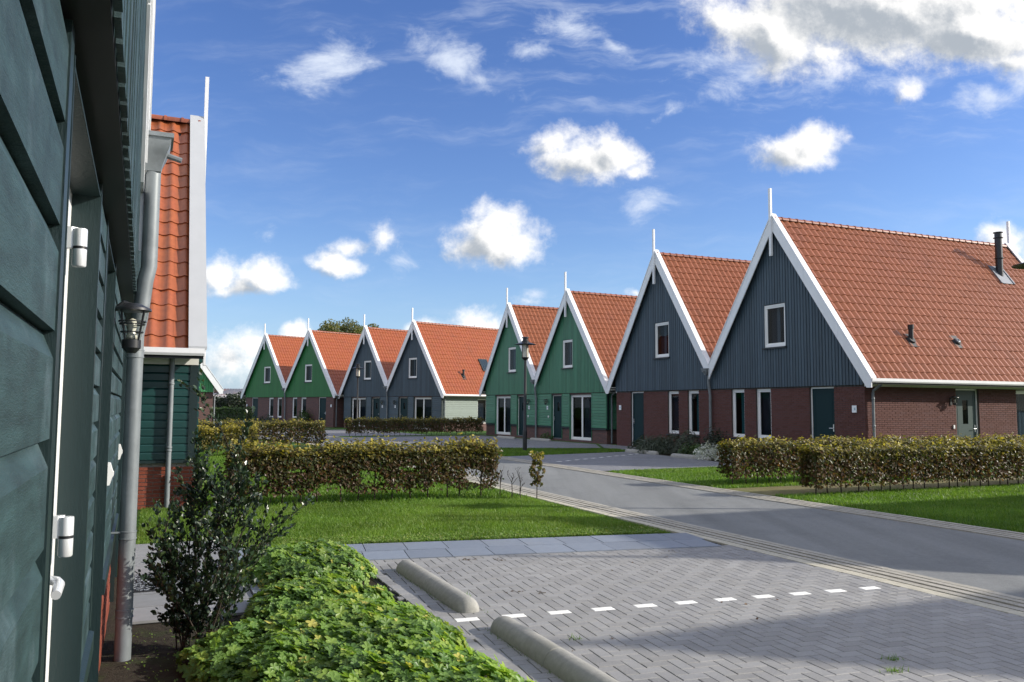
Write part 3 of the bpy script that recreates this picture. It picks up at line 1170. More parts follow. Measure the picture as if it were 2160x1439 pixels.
    # ---- barge boards, cap strips, finials
    def barge(sgn, free, ypl, th, flip):
        xe = w + ov + .03 if free else w
        f0 = .51
        cuts = [0.0, .36 * xe, .70 * xe, xe]
        for a, b in zip(cuts[:-1], cuts[1:]):
            g = .003
            x0, x1 = a + (g if a else .0), b - g if b < xe else b
            ztop0, ztop1 = za + .03 - k * x0, za + .03 - k * x1
            poly = [(x0, ztop0), (x1, ztop1), (x1, ztop1 - f0), (x0, ztop0 - f0)]
            if b == xe and free:
                zc = za + .03 - k * xe - .26
                xc = (za + .03 - f0 - zc) / k
                poly = [(x0, ztop0), (x1, ztop1), (x1, zc), (xc, zc), (x0, ztop0 - f0)]
            elif b == xe and m < 0 and not flip:
                zc = za + .03 - k * xe - .10
                xc = (za + .03 - f0 - zc) / k
                poly = [(x0, ztop0), (x1, ztop1), (x1, zc), (xc, zc), (x0, ztop0 - f0)]
            poly = [(sgn * p, q) for p, q in poly]
            MB().prism(poly, 'y', ypl, ypl + th).build('barge_board', 'white_paint', hs)
        # cap strip lying on the verge
        y0, y1 = (ypl - .015, ypl + capw) if not flip else (ypl + th + .015 - capw, ypl + th + .015)
        tt = .035
        poly = [(0, za + .035), (xe + .01, za + .035 - k * (xe + .01)), (xe + .01, za + .035 + tt * 1.5 - k * (xe + .01)), (0, za + .035 + tt * 1.5)]
        MB().prism([(sgn * p, q) for p, q in poly], 'y', y0, y1).build('verge_cap', cap_mat, hs)
    yb = -proud - ovf
    for sgn in (1, -1):
        free = solo or sgn == m
        barge(sgn, free, yb, .035, False)
        if rear:
            barge(sgn, free, L + .14, .035, True)
    MB().box(-.05, .05, yb - .075, yb - .001, za - 1.38, za + .94).build('finial', 'white_paint', hs)
    # dark filler between gable boards and barge (soffit)
    sof = MB()
    for sgn in (1, -1):
        xe = w + ov if (solo or sgn == m) else w
        p = [(0, za - .14), (xe, za - .14 - k * xe), (xe, za - .17 - k * xe), (0, za - .17)]
        sof.prism([(sgn * a, b) for a, b in p], 'y', yb + .036, L + .13)
    sof.build('roof', 'black_plastic', hs)
    if rear:
        MB().box(-.05, .05, L + .18, L + .25, za - 1.2, za + .94).build('finial', 'white_paint', hs)
    # ---- tiles
    sl_len = math.hypot(1, k)
    for sgn in (1, -1):
        free = solo or sgn == m
        ve = (w + ov - .03) if free else w + .02
        slope = ve * sl_len
        rows = int(round(slope / TILE_L))
        tl = slope / rows
        y_start, y_end = yb + capw - .02, L + .14 - capw + .05
        ncol = int((y_end - y_start) / TILE_W)
        cw = (y_end - y_start) / ncol
        # slope frame: across = +y or -y so that normal points up/out
        ex = np.array([0, 1, 0]) if sgn > 0 else np.array([0, -1, 0])
        ey = np.array([sgn / sl_len, 0, -k / sl_len])
        ez = np.cross(ex, ey)
        if ez[2] < 0:
            ez = -ez
        R = np.stack([ex * (cw / TILE_W), ey, ez], 1)
        base = np.array([0, y_start if sgn > 0 else y_end, zr - .055])
        visible = (sgn == vis_side)
        tv, tf = tile_template(tile_seg if visible else 4)
        if np.linalg.det(R) < 0:
            tf = [f[::-1] for f in tf]
        pos = []
        for r in range(rows):
            v = slope - (r + 1) * tl      # measured from the eave upwards
            for c in range(ncol):
                pos.append((v, c * cw * 1.0, r, c))
        skip = []
        if visible and nt:
            pos.sort(key=lambda t: (t[3] * .55 + t[2] * 1.0) if sgn > 0 else ((ncol - t[3]) * .55 + t[2]))
        me_t = None
        T = np.array([base + ex * (p[1]) + ey * p[0] for p in pos])
        jit = rng.normal(0, .0025, (len(pos), 1)) * ez
        T = T + jit
        if visible and nt:
            key = 'tile_%s_%d_%.4f_%d' % (tile, tile_seg, cw, sgn)
            if key not in UNIT:
                UNIT[key] = MB().add((tv * np.array([cw / TILE_W, 1, 1])), [f if np.linalg.det(R) > 0 else f for f in tf]).mesh('roof_tile', tile, smooth=True)
            Rn = np.stack([ex, ey, ez], 1)
            Mx = Matrix([[*Rn[i], 0] for i in range(3)] + [[0, 0, 0, 1]])
            for i in range(min(nt, len(pos))):
                o = link('roof_tile', UNIT[key], hs)
                o.matrix_local = Matrix.Translation(Vector(T[i])) @ Mx
            T = T[nt:]
        if len(T):
            A = np.repeat(R[None], len(T), 0)
            MB().inst(tv, tf, A, T, rng.random(len(T)) * .98 + .01).build('tiled_slope', tile, hs, smooth=True, kind='stuff')
    # ridge tiles
    rt_len = .33
    nr = int((L + .3) / rt_len)
    key = 'ridge_%d' % (0)
    if key not in UNIT:
        rm = MB()
        prof = [(math.cos(t), math.sin(t)) for t in np.linspace(-.25, math.pi + .25, 9)]
        V, F = [], []
        for yy, rr in ((0, .125), (.05, .128), (.055, .108), (.36, .108)):
            for (a, b) in prof:
                V.append((a * rr, yy, b * rr * .85))
        for i in range(3):
            for j in range(8):
                F.append((i * 9 + j, (i + 1) * 9 + j, (i + 1) * 9 + j + 1, i * 9 + j + 1))
        F.append(tuple(range(9)))
        UNIT[key] = rm.add(V, F).mesh('ridge_tile', 'tile_ridge')
    for i in range(nr):
        o = link('ridge_tile', UNIT[key], hs, loc=(0, yb + .06 + i * rt_len, zr - .035))
    # ---- free eave: gutter, fascia, brackets
    for sgn in sx:
        ze = za - k * (w + ov) - .02
        g = MB()
        x0, x1 = w + ov - .10, w + ov + .06
        ylo, yhi = yb + .02, L + .16
        poly = [(x0, ze + .03), (x0, ze - .10), (x1 - .02, ze - .10), (x1, ze - .06), (x1, ze + .02), (x1 - .012, ze + .02), (x1 - .014, ze - .05), (x0 + .012, ze - .085), (x0 + .012, ze + .03)]
        g.prism([(sgn * p, q) for p, q in poly], 'y', ylo, yhi)
        g.build('gutter', 'white_paint', hs)
        nseg = 5
        for i in range(nseg):
            a = .0 + i * (L / nseg)
            MB().box(*sorted((sgn * (w - .01), sgn * (w + .055))), a + .003, a + L / nseg - .003, 2.37, ze + .12).build('fascia_panel', 'cladding_white', hs)
        MB().box(*sorted((sgn * (w + .06), sgn * (w + ov - .11))), ylo + .05, yhi - .05, ze + .02, ze + .045).build('soffit', 'cladding_white', hs)
        for i in range(11):
            yy = .45 + i * (L - .8) / 10
            MB().prism([(sgn * (w + .056), ze + .019), (sgn * (w + .056), ze - .10), (sgn * (w + .16), ze - .06), (sgn * (w + .30), ze + .019)], 'y', yy - .03, yy + .03).build('rafter_end', 'cladding_white', hs)
        # downpipe on the side wall, near the front corner
        if ground_pipe:
            dp = MB()
            px = sgn * (w + .10)
            dp.tube([(sgn * (w + ov - .04), .22, ze - .09), (sgn * (w + ov - .06), .22, ze - .16), (px + sgn * .02, .22, ze - .33), (px, .22, ze - .42), (px, .22, .02)], .042, 12)
            for zz in (.35, 1.2, 2.0):
                dp.lathe([(.048, -.03), (.052, -.02), (.052, .02), (.048, .03)], (px, .22, zz), 12)
            dp.build('downpipe', 'zinc', hs)
    # ---- side wall facing the camera
    fs = Frame(w, 0, rad(90)) if m > 0 else Frame(-w, L, rad(-90))
    # for m<0 the side frame runs from the back to the front
    if side_open or nb_side or side_siding:
        so_h = [(h[1], h[2], h[3], h[4]) for h in side_open]
        if m < 0:
            so_f = [(L - h[2], L - h[1], h[3], h[4]) for h in side_open]
        else:
            so_f = so_h
        zlow = side_plinth if side_siding else 2.38
        if brick_real:
            bl = brick_list(0.0, L, 0.0, zlow - .005, so_f)
            key = (lambda b: b[0]) if m > 0 else (lambda b: -b[0])
            put_bricks(hs, fs, bl, .03, bm_, nb_side, key)
        if side_siding:
            put_planks(hs, fs, .0, L, zlow + .06, 2.37, so_f, sidepitch, side_siding, y=-.004)
            mbt = MB()
            mbt.prism([(0.012, zlow + .06), (-.05, zlow + .045), (-.05, zlow), (.012, zlow)], 'x', 0, L)
            o = mbt.build('plinth_cap', 'trim_dark', hs)
            o.matrix_local = Matrix.Translation(Vector(fs.o)) @ Matrix.Rotation(fs.ang, 4, 'Z')
            cbm = MB()
            cx = (0.0 if m > 0 else L - .13)
            cbm.box(cx, cx + .13, -.045, -.029, zlow + .06, 2.37)
            o = cbm.build('corner_board', 'trim_dark', hs)
            o.matrix_local = Matrix.Translation(Vector(fs.o)) @ Matrix.Rotation(fs.ang, 4, 'Z')
        for h, hf in zip(side_open, so_f):
            if h[0] == 'door':
                add_door(hs, fs, hf[0], hf[1], hf[2], hf[3], hinge='L', mat='door_grey', hinges=False,
                         glazed=[(.36, .62, 1.25, 2.0), (.36, .62, .45, .80)])
            else:
                add_window(hs, fs, hf[0], hf[1], hf[2], hf[3], panes=1, curtain='grey' if h[0] == 'winlight' else 'blind', sill=False, glass='glass_dark')
    hs['_k'] = k
    return hs, k, fr, fs


# ------------------------------------------------------------------ ground
def sheet(name, pts, z, mat, kind='structure', parent=None):
    """flat polygon; pts in (s, d)"""
    V = [tuple(W(s, d, z)) for s, d in pts]
    ar = sum(V[i][0] * V[(i + 1) % len(V)][1] - V[(i + 1) % len(V)][0] * V[i][1] for i in range(len(V)))
    f = tuple(range(len(V))) if ar > 0 else tuple(range(len(V)))[::-1]
    o = MB().add(V, [f]).build(name, mat, parent)
    if parent is None:
        o['kind'] = kind
    return o


gm = MB()
gm.add([(-2500, -600, -.03), (2500, -600, -.03), (2500, 3000, -.03), (-2500, 3000, -.03)], [(0, 1, 2, 3)])
gm.build('ground', 'field', kind='structure')


# road centre line: straight, then bending to the left
def road_path():
    pts = []
    p = W(-25, 8.87)
    h = PHI
    ds = .5
    s = -25
    while s < 110:
        pts.append((p.x, p.y, h))
        p = p + Vector((-math.sin(h), math.cos(h), 0)) * ds
        if 33 < s < 51:
            h += rad(24.5) / 18 * ds
        s += ds
    return pts


RP = road_path()


def road_strip(name, o0, o1, z, mat, i0=0, i1=None, kind='structure'):
    P = RP[i0:i1]
    V, F = [], []
    for (x, y, h) in P:
        nx, ny = math.cos(h), math.sin(h)
        V += [(x + nx * o0, y + ny * o0, z), (x + nx * o1, y + ny * o1, z)]
    for i in range(len(P) - 1):
        F.append((2 * i, 2 * i + 1, 2 * i + 3, 2 * i + 2))
    return MB().add(V, F).build(name, mat, kind=kind)


road = road_strip('road', -1.60, 1.60, .004, 'asphalt')
road_strip('verge', -2.6, -1.605, -.012, 'lawn')
road_strip('verge', 1.605, 2.28, -.012, 'lawn')

# lawns (structure sheets; the blades come later as stuff)
LAWNS = [
    ('left', [(11.2, -.15), (11.2, .85), (10.42, 1.0), (9.48, 6.58), (14.3, 6.6), (33.5, 6.5), (33.5, -.1), (29, .6), (15, .6), (15, -.15)]),
    ('rightfront', [(-6, 11.12), (12.95, 11.12), (12.95, 26), (-6, 26)]),
    ('rightmid', [(14.55, 11.12), (19.4, 11.12), (19.9, 16.1), (14.55, 17.5)]),
    ('lampgrass', [(26.4, 11.12), (31.6, 11.12), (31.6, 12.9), (29.6, 17.4), (28.0, 17.4)]),
]
for nm, pts in LAWNS:
    sheet('lawn', pts, -.006, 'lawn')
sheet('dirt_path', [(13.0, 11.12), (14.5, 11.12), (14.5, 26), (13.0, 26)], .003, 'dirt_path')
sheet('garden_soil', [(-3, -.3), (9.3, -.3), (9.3, 2.12), (-3, 2.12)], -.004, 'soil')
sheet('garden_soil', [(15.0, 16.0), (27.8, 16.75), (27.8, 19.6), (15.0, 19.6)], -.002, 'soil')
# parking bays in front of the houses
sheet('parking_bay', [(19.55, 11.10), (26.3, 11.10), (27.9, 17.6), (28.1, 18.9), (26.3, 16.9), (20.0, 16.35)], .008, 'far_paver')
sheet('parking_bay', [(31.7, 11.0), (38, 11.3), (46, 13.0), (46.6, 17.8), (33.7, 18.8), (30.6, 17.3)], .0125, 'far_paver')
road_strip('parking_bay', 2.20, 5.6, .0165, 'far_paver', 124, 178)
MB().add([(-9.6, 44.6, .021), (-1.5, 49.2, .021), (-1.8, 50.5, .021), (-9.5, 46.4, .021)], [(0, 1, 2, 3)]).build('lawn', 'lawn', kind='structure')
# cross street in front of the far houses
V = [(-14.8, 57.5, .008), (-7.4, 44.4, .008), (-3.6, 47.0, .008), (-10.6, 60.5, .008)]
MB().add(V, [(0, 1, 2, 3)]).build('parking_bay', 'far_paver', kind='structure')
V = [(-30, 69, .0045), (-15.5, 57.5, .0045), (-13.5, 62.5, .0045), (-17, 67, .0045), (-24, 75, .0045)]
MB().add(V, [(0, 1, 2, 3, 4)]).build('parking_bay', 'far_paver', kind='structure')


# --- near parking: herringbone pavers, one row of white ones
def near_paving():
    base = sheet('paved_parking', [(-5, 2.05), (9.6, 2.05), (9.3, 6.62), (-5, 6.62)], .0, 'joint_sand')
    a = .0985
    e1 = Vector((math.cos(rad(18.5)), math.sin(rad(18.5)), 0))
    e2 = Vector((-e1.y, e1.x, 0))
    o = Vector((-.42, 6.66, 0))       # start of the white row
    quad = []
    items = []
    def inside(c):
        s = UX * c.x + UY * c.y
        d = NX * c.x + NY * c.y
        if not (2.14 < d < 6.66):
            return False
        # below the slab path
        q = c - Vector((-1.59, 9.22, 0))
        t = Vector((math.cos(rad(14.4)), math.sin(rad(14.4)), 0))
        side = -t.y * q.x + t.x * q.y
        return side < .12 and s > -4.5
    N = 150
    for r in range(-N, N):
        for t in range(-40, 41):
            x = r % 4 + 4 * t
            c = o + e1 * ((x + 1) * a) + e2 * ((r + .5) * a)
            if inside(c):
                items.append((c, 0, r == 0))
    for cix in range(-N, N):
        for t in range(-60, 60):
            y = cix - 3 + 4 * t
            c = o + e1 * ((cix + .5) * a) + e2 * ((y + 1) * a)
            if inside(c):
                items.append((c, 1, False))
    # edge course along the planting bed and along the slabs
    edge = []
    L0 = W(-4.6, 2.13)
    n = int(14.0 / .206)
    for i in range(n):
        c = W(-4.6 + (i + .5) * .206, 2.145)
        edge.append(c)
    items.sort(key=lambda it: it[0].y)
    g = .0062
    lb = MB()
    def box_mesh(mat):
        k = 'paver_' + mat
        if k not in UNIT:
            x, y = a - g / 2, a / 2 - g / 2
            bv = .0025
            V = [(-x, -y, 0), (x, -y, 0), (x, y, 0), (-x, y, 0), (-x, -y, .012), (x, -y, .012), (x, y, .012), (-x, y, .012),
                 (-x + bv, -y + bv, .016), (x - bv, -y + bv, .016), (x - bv, y - bv, .016), (-x + bv, y - bv, .016)]
            F = [(0, 1, 5, 4), (1, 2, 6, 5), (2, 3, 7, 6), (3, 0, 4, 7), (4, 5, 9, 8), (5, 6, 10, 9), (6, 7, 11, 10), (7, 4, 8, 11), (8, 9, 10, 11)]
            UNIT[k] = (np.array(V), F, MB().add(V, F).mesh('paving_brick', mat))
        return UNIT[k]
    vis = [it for it in items if it[0].y > 4.4 or it[0].x > .3]
    ang0 = rad(18.5)
    cnt = 0
    rest = []
    for (c, o_, white) in items:
        if white:
            link('white_paving_brick', box_mesh('paver_white')[2], base, loc=(c.x, c.y, .001), rotz=ang0)
    gr = [it for it in items if not it[2]]
    # the ones that show largest: nearest to the camera inside the picture
    def inpic(c):
        v = Vector((c.x, c.y, -H_EYE))
        w = v.dot(fw)
        if w < .5:
            return False
        x = v.dot(RT) / w * FPX
        y = -v.dot(UP) / w * FPX
        return abs(x) < 1085 and abs(y) < 725
    gr.sort(key=lambda it: (0 if inpic(it[0]) else 1, it[0].length))
    m_ = box_mesh('paver')
    for (c, o_, w_) in gr[:296]:
        link('paving_brick', m_[2], base, loc=(c.x, c.y, random.uniform(-.001, .0015)), rotz=ang0 + (math.pi / 2 if o_ else 0) + random.uniform(-.008, .008))
    rest = gr[296:]
    k = len(rest)
    A = np.array([rotz3(ang0 + (math.pi / 2 if o_ else 0) + random.uniform(-.008, .008)) for (c, o_, w_) in rest])
    T = np.array([(c.x, c.y, random.uniform(-.001, .0015)) for (c, o_, w_) in rest])
    mb = MB().inst(m_[0], m_[1], A, T, rng.random(k) * .98 + .01)
    A2 = np.array([rotz3(PHI + math.pi / 2) for c in edge])
    T2 = np.array([(c.x, c.y, 0.004) for c in edge])
    mb.inst(m_[0], m_[1], A2, T2, rng.random(len(edge)) * .98 + .01)
    mb.build('paving_bricks', 'paver', base, kind='stuff')


near_paving()


def slab_path():
    t = Vector((math.cos(rad(14.4)), math.sin(rad(14.4)), 0))
    q = Vector((-t.y, t.x, 0))
    o = Vector((-1.59, 9.22, 0))
    base = MB()
    A = o - t * 1.35 - q * .03
    B = o + t * 4.28 - q * .03
    C = o + t * 4.70 + q * 1.12
    D_ = o - t * 1.30 + q * 1.12
    base.add([(p.x, p.y, .004) for p in (A, B, C, D_)], [(0, 1, 2, 3)])
    b = base.build('slab_path', 'joint_sand', kind='structure')
    for row in range(2):
        w = .535
        off = .0 if row == 0 else .05
        for i in range(-3, 10):
            x0 = i * .487 + off + .005
            x1 = x0 + .477
            lim = 4.30 + row * .05
            if x0 > lim:
                continue
            x1 = min(x1, lim)
            y0, y1 = row * w + .005, row * w + w - .005
            P4 = [o + t * x0 + q * y0, o + t * x1 + q * y0, o + t * x1 + q * y1, o + t * x0 + q * y1]
            z = .026 + random.uniform(-.002, .002)
            V = [(p.x, p.y, .0) for p in P4] + [(p.x, p.y, z) for p in P4]
            MB().add(V, BOXF).build('paving_slab', 'slab', b)
    # slabs in front of the doors on the left
    b2 = sheet('slab_path', [(7.18, -.16), (11.2, -.16), (11.2, .97), (7.18, .97)], .002, 'joint_sand')
    for i in range(5):
        V4 = [W(7.2 + i * .5, .885), W(7.2 + i * .5, .955), W(7.2 + i * .5 + .488, .955), W(7.2 + i * .5 + .488, .885)]
        MB().add([(p.x, p.y, -.02) for p in V4] + [(p.x, p.y, .045) for p in V4], BOXF).build('kerb_stone', 'slab', b2)
    for i in range(8):
        for j in range(2):
            s0 = 7.20 + i * .49
            d0 = -.13 + j * .51
            V4 = [W(s0, d0), W(s0, d0 + .498), W(s0 + .477, d0 + .498), W(s0 + .477, d0)]
            z = .022 + random.uniform(-.002, .002)
            V = [(p.x, p.y, -.01) for p in V4] + [(p.x, p.y, z) for p in V4]
            MB().add(V, BOXF).build('paving_slab', 'slab_light', b2)
    # kerb strip and stepping slab by the bed
    k = MB()
    for (s0, s1, d0, d1) in ((4.35, 4.62, .70, 1.35),):
        V4 = [W(s0, d0), W(s0, d1), W(s1, d1), W(s1, d0)]
        k.add([(p.x, p.y, -.02) for p in V4] + [(p.x, p.y, .035) for p in V4], BOXF)
    o_ = k.build('stepping_slab', 'slab')
    tag(o_, 'grey stepping slab at the edge of the soil in front of the leafy bed', 'slab')


slab_path()


def gutters():
    """cream gutter stones along both road edges: rows with dark open joints"""
    for side, rows in ((-1, [(-2.27, -2.13, 'band'), (-2.10, -2.01, 'b'), (-1.955, -1.865, 'b'), (-1.82, -1.735, 'b'), (-1.715, -1.625, 'b')]),
                       (1, [(1.615, 1.70, 'b'), (1.745, 1.84, 'b'), (1.90, 1.995, 'b'), (2.06, 2.16, 'b')])):
        base = road_strip('gutter_bed', *((-2.29, -1.602) if side < 0 else (1.602, 2.20)), -.004, 'joint_sand')
        items = []
        for (a, b, kd) in rows:
            step = .30 if kd == 'b' else .5
            L = 0
            tot = (len(RP) - 1) * .5
            off = random.random() * .2
            while L < tot - 1.5:
                i = int((L + off) / .5)
                x, y, h = RP[min(i, len(RP) - 1)]
                f = (L + off) - i * .5
                cx = x - math.sin(h) * (f + step / 2)
                cy = y + math.cos(h) * (f + step / 2)
                c = (a + b) / 2
                items.append((cx + math.cos(h) * c, cy + math.sin(h) * c, h, step - .006, b - a, kd))
                L += step
        def inpic(c):
            v = Vector((c[0], c[1], -H_EYE))
            w = v.dot(fw)
            if w < .5:
                return False
            return abs(v.dot(RT) / w * FPX) < 1085 and abs(v.dot(UP) / w * FPX) < 725
        items.sort(key=lambda c: (0 if inpic(c) else 1, math.hypot(c[0], c[1])))
        V0 = np.array([(-.5, -.5, -1), (.5, -.5, -1), (.5, .5, -1), (-.5, .5, -1), (-.5, -.5, 0), (.5, -.5, 0), (.5, .5, 0), (-.5, .5, 0)], float)
        F0 = BOXF[1:]
        if 'gstone' not in UNIT:
            UNIT['gstone'] = {m: MB().add(V0, F0).mesh('gutter_stone', m) for m in ('gutter_brick', 'gutter_band')}
        NP = 280
        for (x, y, h, ln, wd, kd) in items[:NP]:
            z = .020 + random.uniform(-.002, .002)
            link('gutter_stone', UNIT['gstone']['gutter_band' if kd == 'band' else 'gutter_brick'], base, loc=(x, y, z), rotz=h, scale=(wd, ln, .03))
        rest = items[NP:]
        for m_, sel in (('gutter_brick', [r for r in rest if r[5] == 'b']), ('gutter_band', [r for r in rest if r[5] != 'b'])):
            if not sel:
                continue
            A = np.array([rotz3(r[2]) @ np.diag([r[4], r[3], .03]) for r in sel])
            T = np.array([(r[0], r[1], .020 + random.uniform(-.002, .002)) for r in sel])
            MB().inst(V0, F0, A, T, rng.random(len(sel)) * .98 + .01).build('gutter_stones', m_, base, kind='stuff')


gutters()

# dashes of the far parking bays (white stones)
def dashes(p0, p1, n, z=.018):
    p0, p1 = Vector(p0), Vector(p1)
    d = (p1 - p0)
    h = math.atan2(d.y, d.x)
    mb = MB()
    V0 = np.array([(-.5, -.5, 0), (.5, -.5, 0), (.5, .5, 0), (-.5, .5, 0)], float)
    T = np.array([tuple(p0 + d * (i / (n - 1))) for i in range(n)])
    T[:, 2] = z
    A = np.repeat((rotz3(h) @ np.diag([.26, .11, 1]))[None], n, 0)
    mb.inst(V0, [(0, 1, 2, 3)], A, T)
    return mb.build('parking_line', 'paver_white', kind='structure')


sheet('footpath', [(28.15, 17.45), (30.55, 17.45), (33.6, 18.9), (33.6, 19.3), (28.2, 19.3)], .0105, 'far_paver')
dashes((1.49, 25.95, 0), (4.6, 30.5, 0), 11)
dashes((-4.9, 36.6, 0), (-.9, 41.0, 0), 11)
dashes((-13.5, 57.0, 0), (-10.6, 59.5, 0), 6)

# ------------------------------------------------------------------ houses
def A_front(m):
    return [('win', *sorted((m * -2.60, m * -1.87)), .66, 2.38, 'teal'), ('win', *sorted((m * -1.26, m * -.49)), .66, 2.38, 'blind'),
            ('door', *sorted((m * 1.32, m * 2.37)), .03, 2.39, 'L' if m > 0 else 'R')]


def B_front(m):
    return [('french', *sorted((m * -.03, m * 2.02)), .08, 2.34),
            ('door', *sorted((m * -1.88, m * -.80)), .08, 2.34, 'L' if m < 0 else 'R', [(.4, .62, 1.5, 1.95)])]


def unit_origin(vx, vy, phi, w, right):
    """right: unit to the right of the valley seen from the street"""
    sg = -1 if right else 1
    return (vx + sg * w * -math.sin(phi), vy + sg * w * math.cos(phi), 0)


def number_plate(hs, fr, a, z, bell=None, sz=(.17, .21), plate=True):
    if plate:
        mb = MB().box(a - sz[0] / 2, a + sz[0] / 2, -.05, -.03, z - sz[1] / 2, z + sz[1] / 2)
        o = mb.build('number_plate', 'plate_white', hs)
        o.location = tuple(fr.o)
        o.rotation_euler = (0, 0, fr.ang)
        MB().box(a - .01, a + .055, -.0525, -.0505, z - .04, z + .04).build('plate_print', 'plate_print', o)
    if bell:
        b = MB()
        zb_ = bell[1]
        b.prism([(-.028, zb_ - .062), (-.040, zb_ - .060), (-.052, zb_ - .018), (-.058, zb_ - .010), (-.058, zb_ + .010), (-.052, zb_ + .018), (-.040, zb_ + .060), (-.028, zb_ + .062)], 'x', bell[0] - .033, bell[0] + .033)
        o = b.build('door_bell', 'white_frame', hs)
        o.location = tuple(fr.o)
        o.rotation_euler = (0, 0, fr.ang)


def valley_pipe(hs, x, w, za, k, proud, hop=.13, up=.13, dz=-.06, wall=-.088):
    """hopper and downpipe at the valley of a pair"""
    zv = za - k * w
    y = -proud - hop
    yu = -proud - up
    mb = MB()
    zt = zv + dz
    # funnel-shaped hopper
    fr_ = [(x - .15, x + .15, y - .10, y + .13, zt - .05, zt), ]
    mb.box(x - .17, x + .17, y - .13, y + .13, zt - .03, zt)
    V, F = [], []
    prof = [(.155, .115, -.03), (.150, .11, -.07), (.12, .09, -.13), (.07, .065, -.20), (.055, .055, -.25)]
    for (a, b, z) in prof:
        V += [(x - a, y - b, zt + z), (x + a, y - b, zt + z), (x + a, y + .12, zt + z), (x - a, y + .12, zt + z)]
    for i in range(len(prof) - 1):
        for j in range(4):
            F.append((i * 4 + j, i * 4 + (j + 1) % 4, (i + 1) * 4 + (j + 1) % 4, (i + 1) * 4 + j)[::-1])
    mb.add(V, F)
    mb.tube([(x + .02, y - .09, zt - .11), (x + .02, y - .19, zt - .135)], .02, 8)
    mb.build('rain_hopper', 'zinc', hs)
    dp = MB()
    y2 = wall
    r = .053
    dp.tube([(x, yu, zt - .24), (x, yu, 2.66), (x, yu + .02, 2.56), (x, y2 - .02, 2.30), (x, y2, 2.18), (x, y2, -.05)], r, 16)
    for zz in (2.05, .82, .30):
        MB().lathe([(r, -.030), (r + .005, -.028), (r + .005, -.020), (r + .002, -.018), (r + .002, .018), (r + .005, .020), (r + .005, .028), (r, .030)], (x, y2, zz), 20).build('pipe_collar', 'zinc', hs)
    dp.tube([(x - .03, y2, .84), (x - .03, .02, .84)], .008, 6)
    dp.build('downpipe', 'zinc', hs, smooth=True)


GA = 'gabled houses on the far side of the street'
AV = W(25.57, 19.34)
OA = unit_origin(AV.x, AV.y, PHI, 3.58, True)
R1, kA, frR1, fsR1 = gable_house('gabled_house', 'large blue gabled house with brick side wall and black flue behind the right hedges', OA, PHI - math.pi / 2, m=1, front=A_front(1),
                                 side_open=[('door', 3.82, 4.86, .03, 2.36), ('winlight', 6.62, 8.4, .1, 2.34)], nb=150, nb_side=150, nt=298, group=GA, tile_seg=8)
number_plate(R1, frR1, 3.21, 1.70)
wall_lamp(R1, fsR1, 3.58, 1.98)
MB().box(3.64, 3.70, -.035, -.005, 1.11, 1.22).build('door_bell', 'white_frame', R1).matrix_local = Matrix.Translation(Vector(fsR1.o)) @ Matrix.Rotation(fsR1.ang, 4, 'Z')


def slope_matrix(x, y, za, k):
    """frame on the right-hand slope: x across (into the house), y down the slope, z outwards"""
    sl_ = math.hypot(1, k)
    ex, ey = Vector((0, 1, 0)), Vector((1 / sl_, 0, -k / sl_))
    ez = Vector((k / sl_, 0, 1 / sl_))
    return Matrix(((ex.x, ey.x, ez.x, x), (ex.y, ey.y, ez.y, y), (ex.z, ey.z, ez.z, za - .07 - k * x), (0, 0, 0, 1)))


def roof_vent(hs, x, y, za, k, flat=False):
    M_ = slope_matrix(x, y, za, k)
    mb = MB()
    mb.box(-.17, .17, -.26, .26, -.01, .035)
    mb.lathe([(.14, .03), (.11, .09), (.0, .09)], (0, 0, 0), 14)
    o = mb.build('roof_vent', 'black_plastic', hs)
    o.matrix_local = M_
    if not flat:
        inv = M_.to_3x3().inverted()
        p = MB()
        up = inv @ Vector((0, 0, 1))
        a = Vector((0, 0, .02))
        p.tube([a, a + up * .36], .075, 14)
        p.tube([a + up * .36, a + up * .365, a + up * .50, a + up * .505], [.075, .092, .092, .04], 14)
        p.build('vent_pipe', 'black_plastic', o)
    else:
        MB().lathe([(.085, .09), (.075, .115), (.045, .12), (.03, .095)], (0, 0, 0), 16).build('vent_cap', 'lead', o)


roof_vent(R1, 3.10, 2.50, 8.23, kA)
roof_vent(R1, 3.08, 4.55, 8.23, kA, flat=True)
# stove flue
fl = MB()
xf, yf = 1.02, 9.6
zf = 8.16 - kA * xf
fl.tube([(xf, yf, zf - .1), (xf, yf, zf + 1.62)], .125, 18)
for z, r in ((.62, .17), (1.40, .17), (1.60, .17)):
    fl.lathe([(.0, z - .012), (r, z - .012), (r, z + .012), (.0, z + .012)], (xf, yf, zf), 18)
fl.build('stove_flue', 'black_metal', R1)
fo = MB().box(-.36, .36, -.40, .50, -.01, .05)
for sx_ in (-.36, .30):
    fo.box(sx_, sx_ + .06, -.40, .50, .05, .075)
fo = fo.build('flue_flashing', 'lead', R1)
fo.matrix_local = slope_matrix(xf, yf, 8.23, kA)

OA2 = unit_origin(AV.x, AV.y, PHI, 3.58, False)
R2, _, frR2, _ = gable_house('gabled_house', 'large blue gabled house left of the one with the black flue, shrubs under its windows', OA2, PHI - math.pi / 2, m=-1, front=A_front(-1),
                             nb=295, nt=200, group=GA, tile_seg=8)
number_plate(R2, frR2, -3.20, 1.70)
valley_pipe(R1, -3.58 - .14, 3.58, 8.23, kA, .06, hop=.20, up=.10)

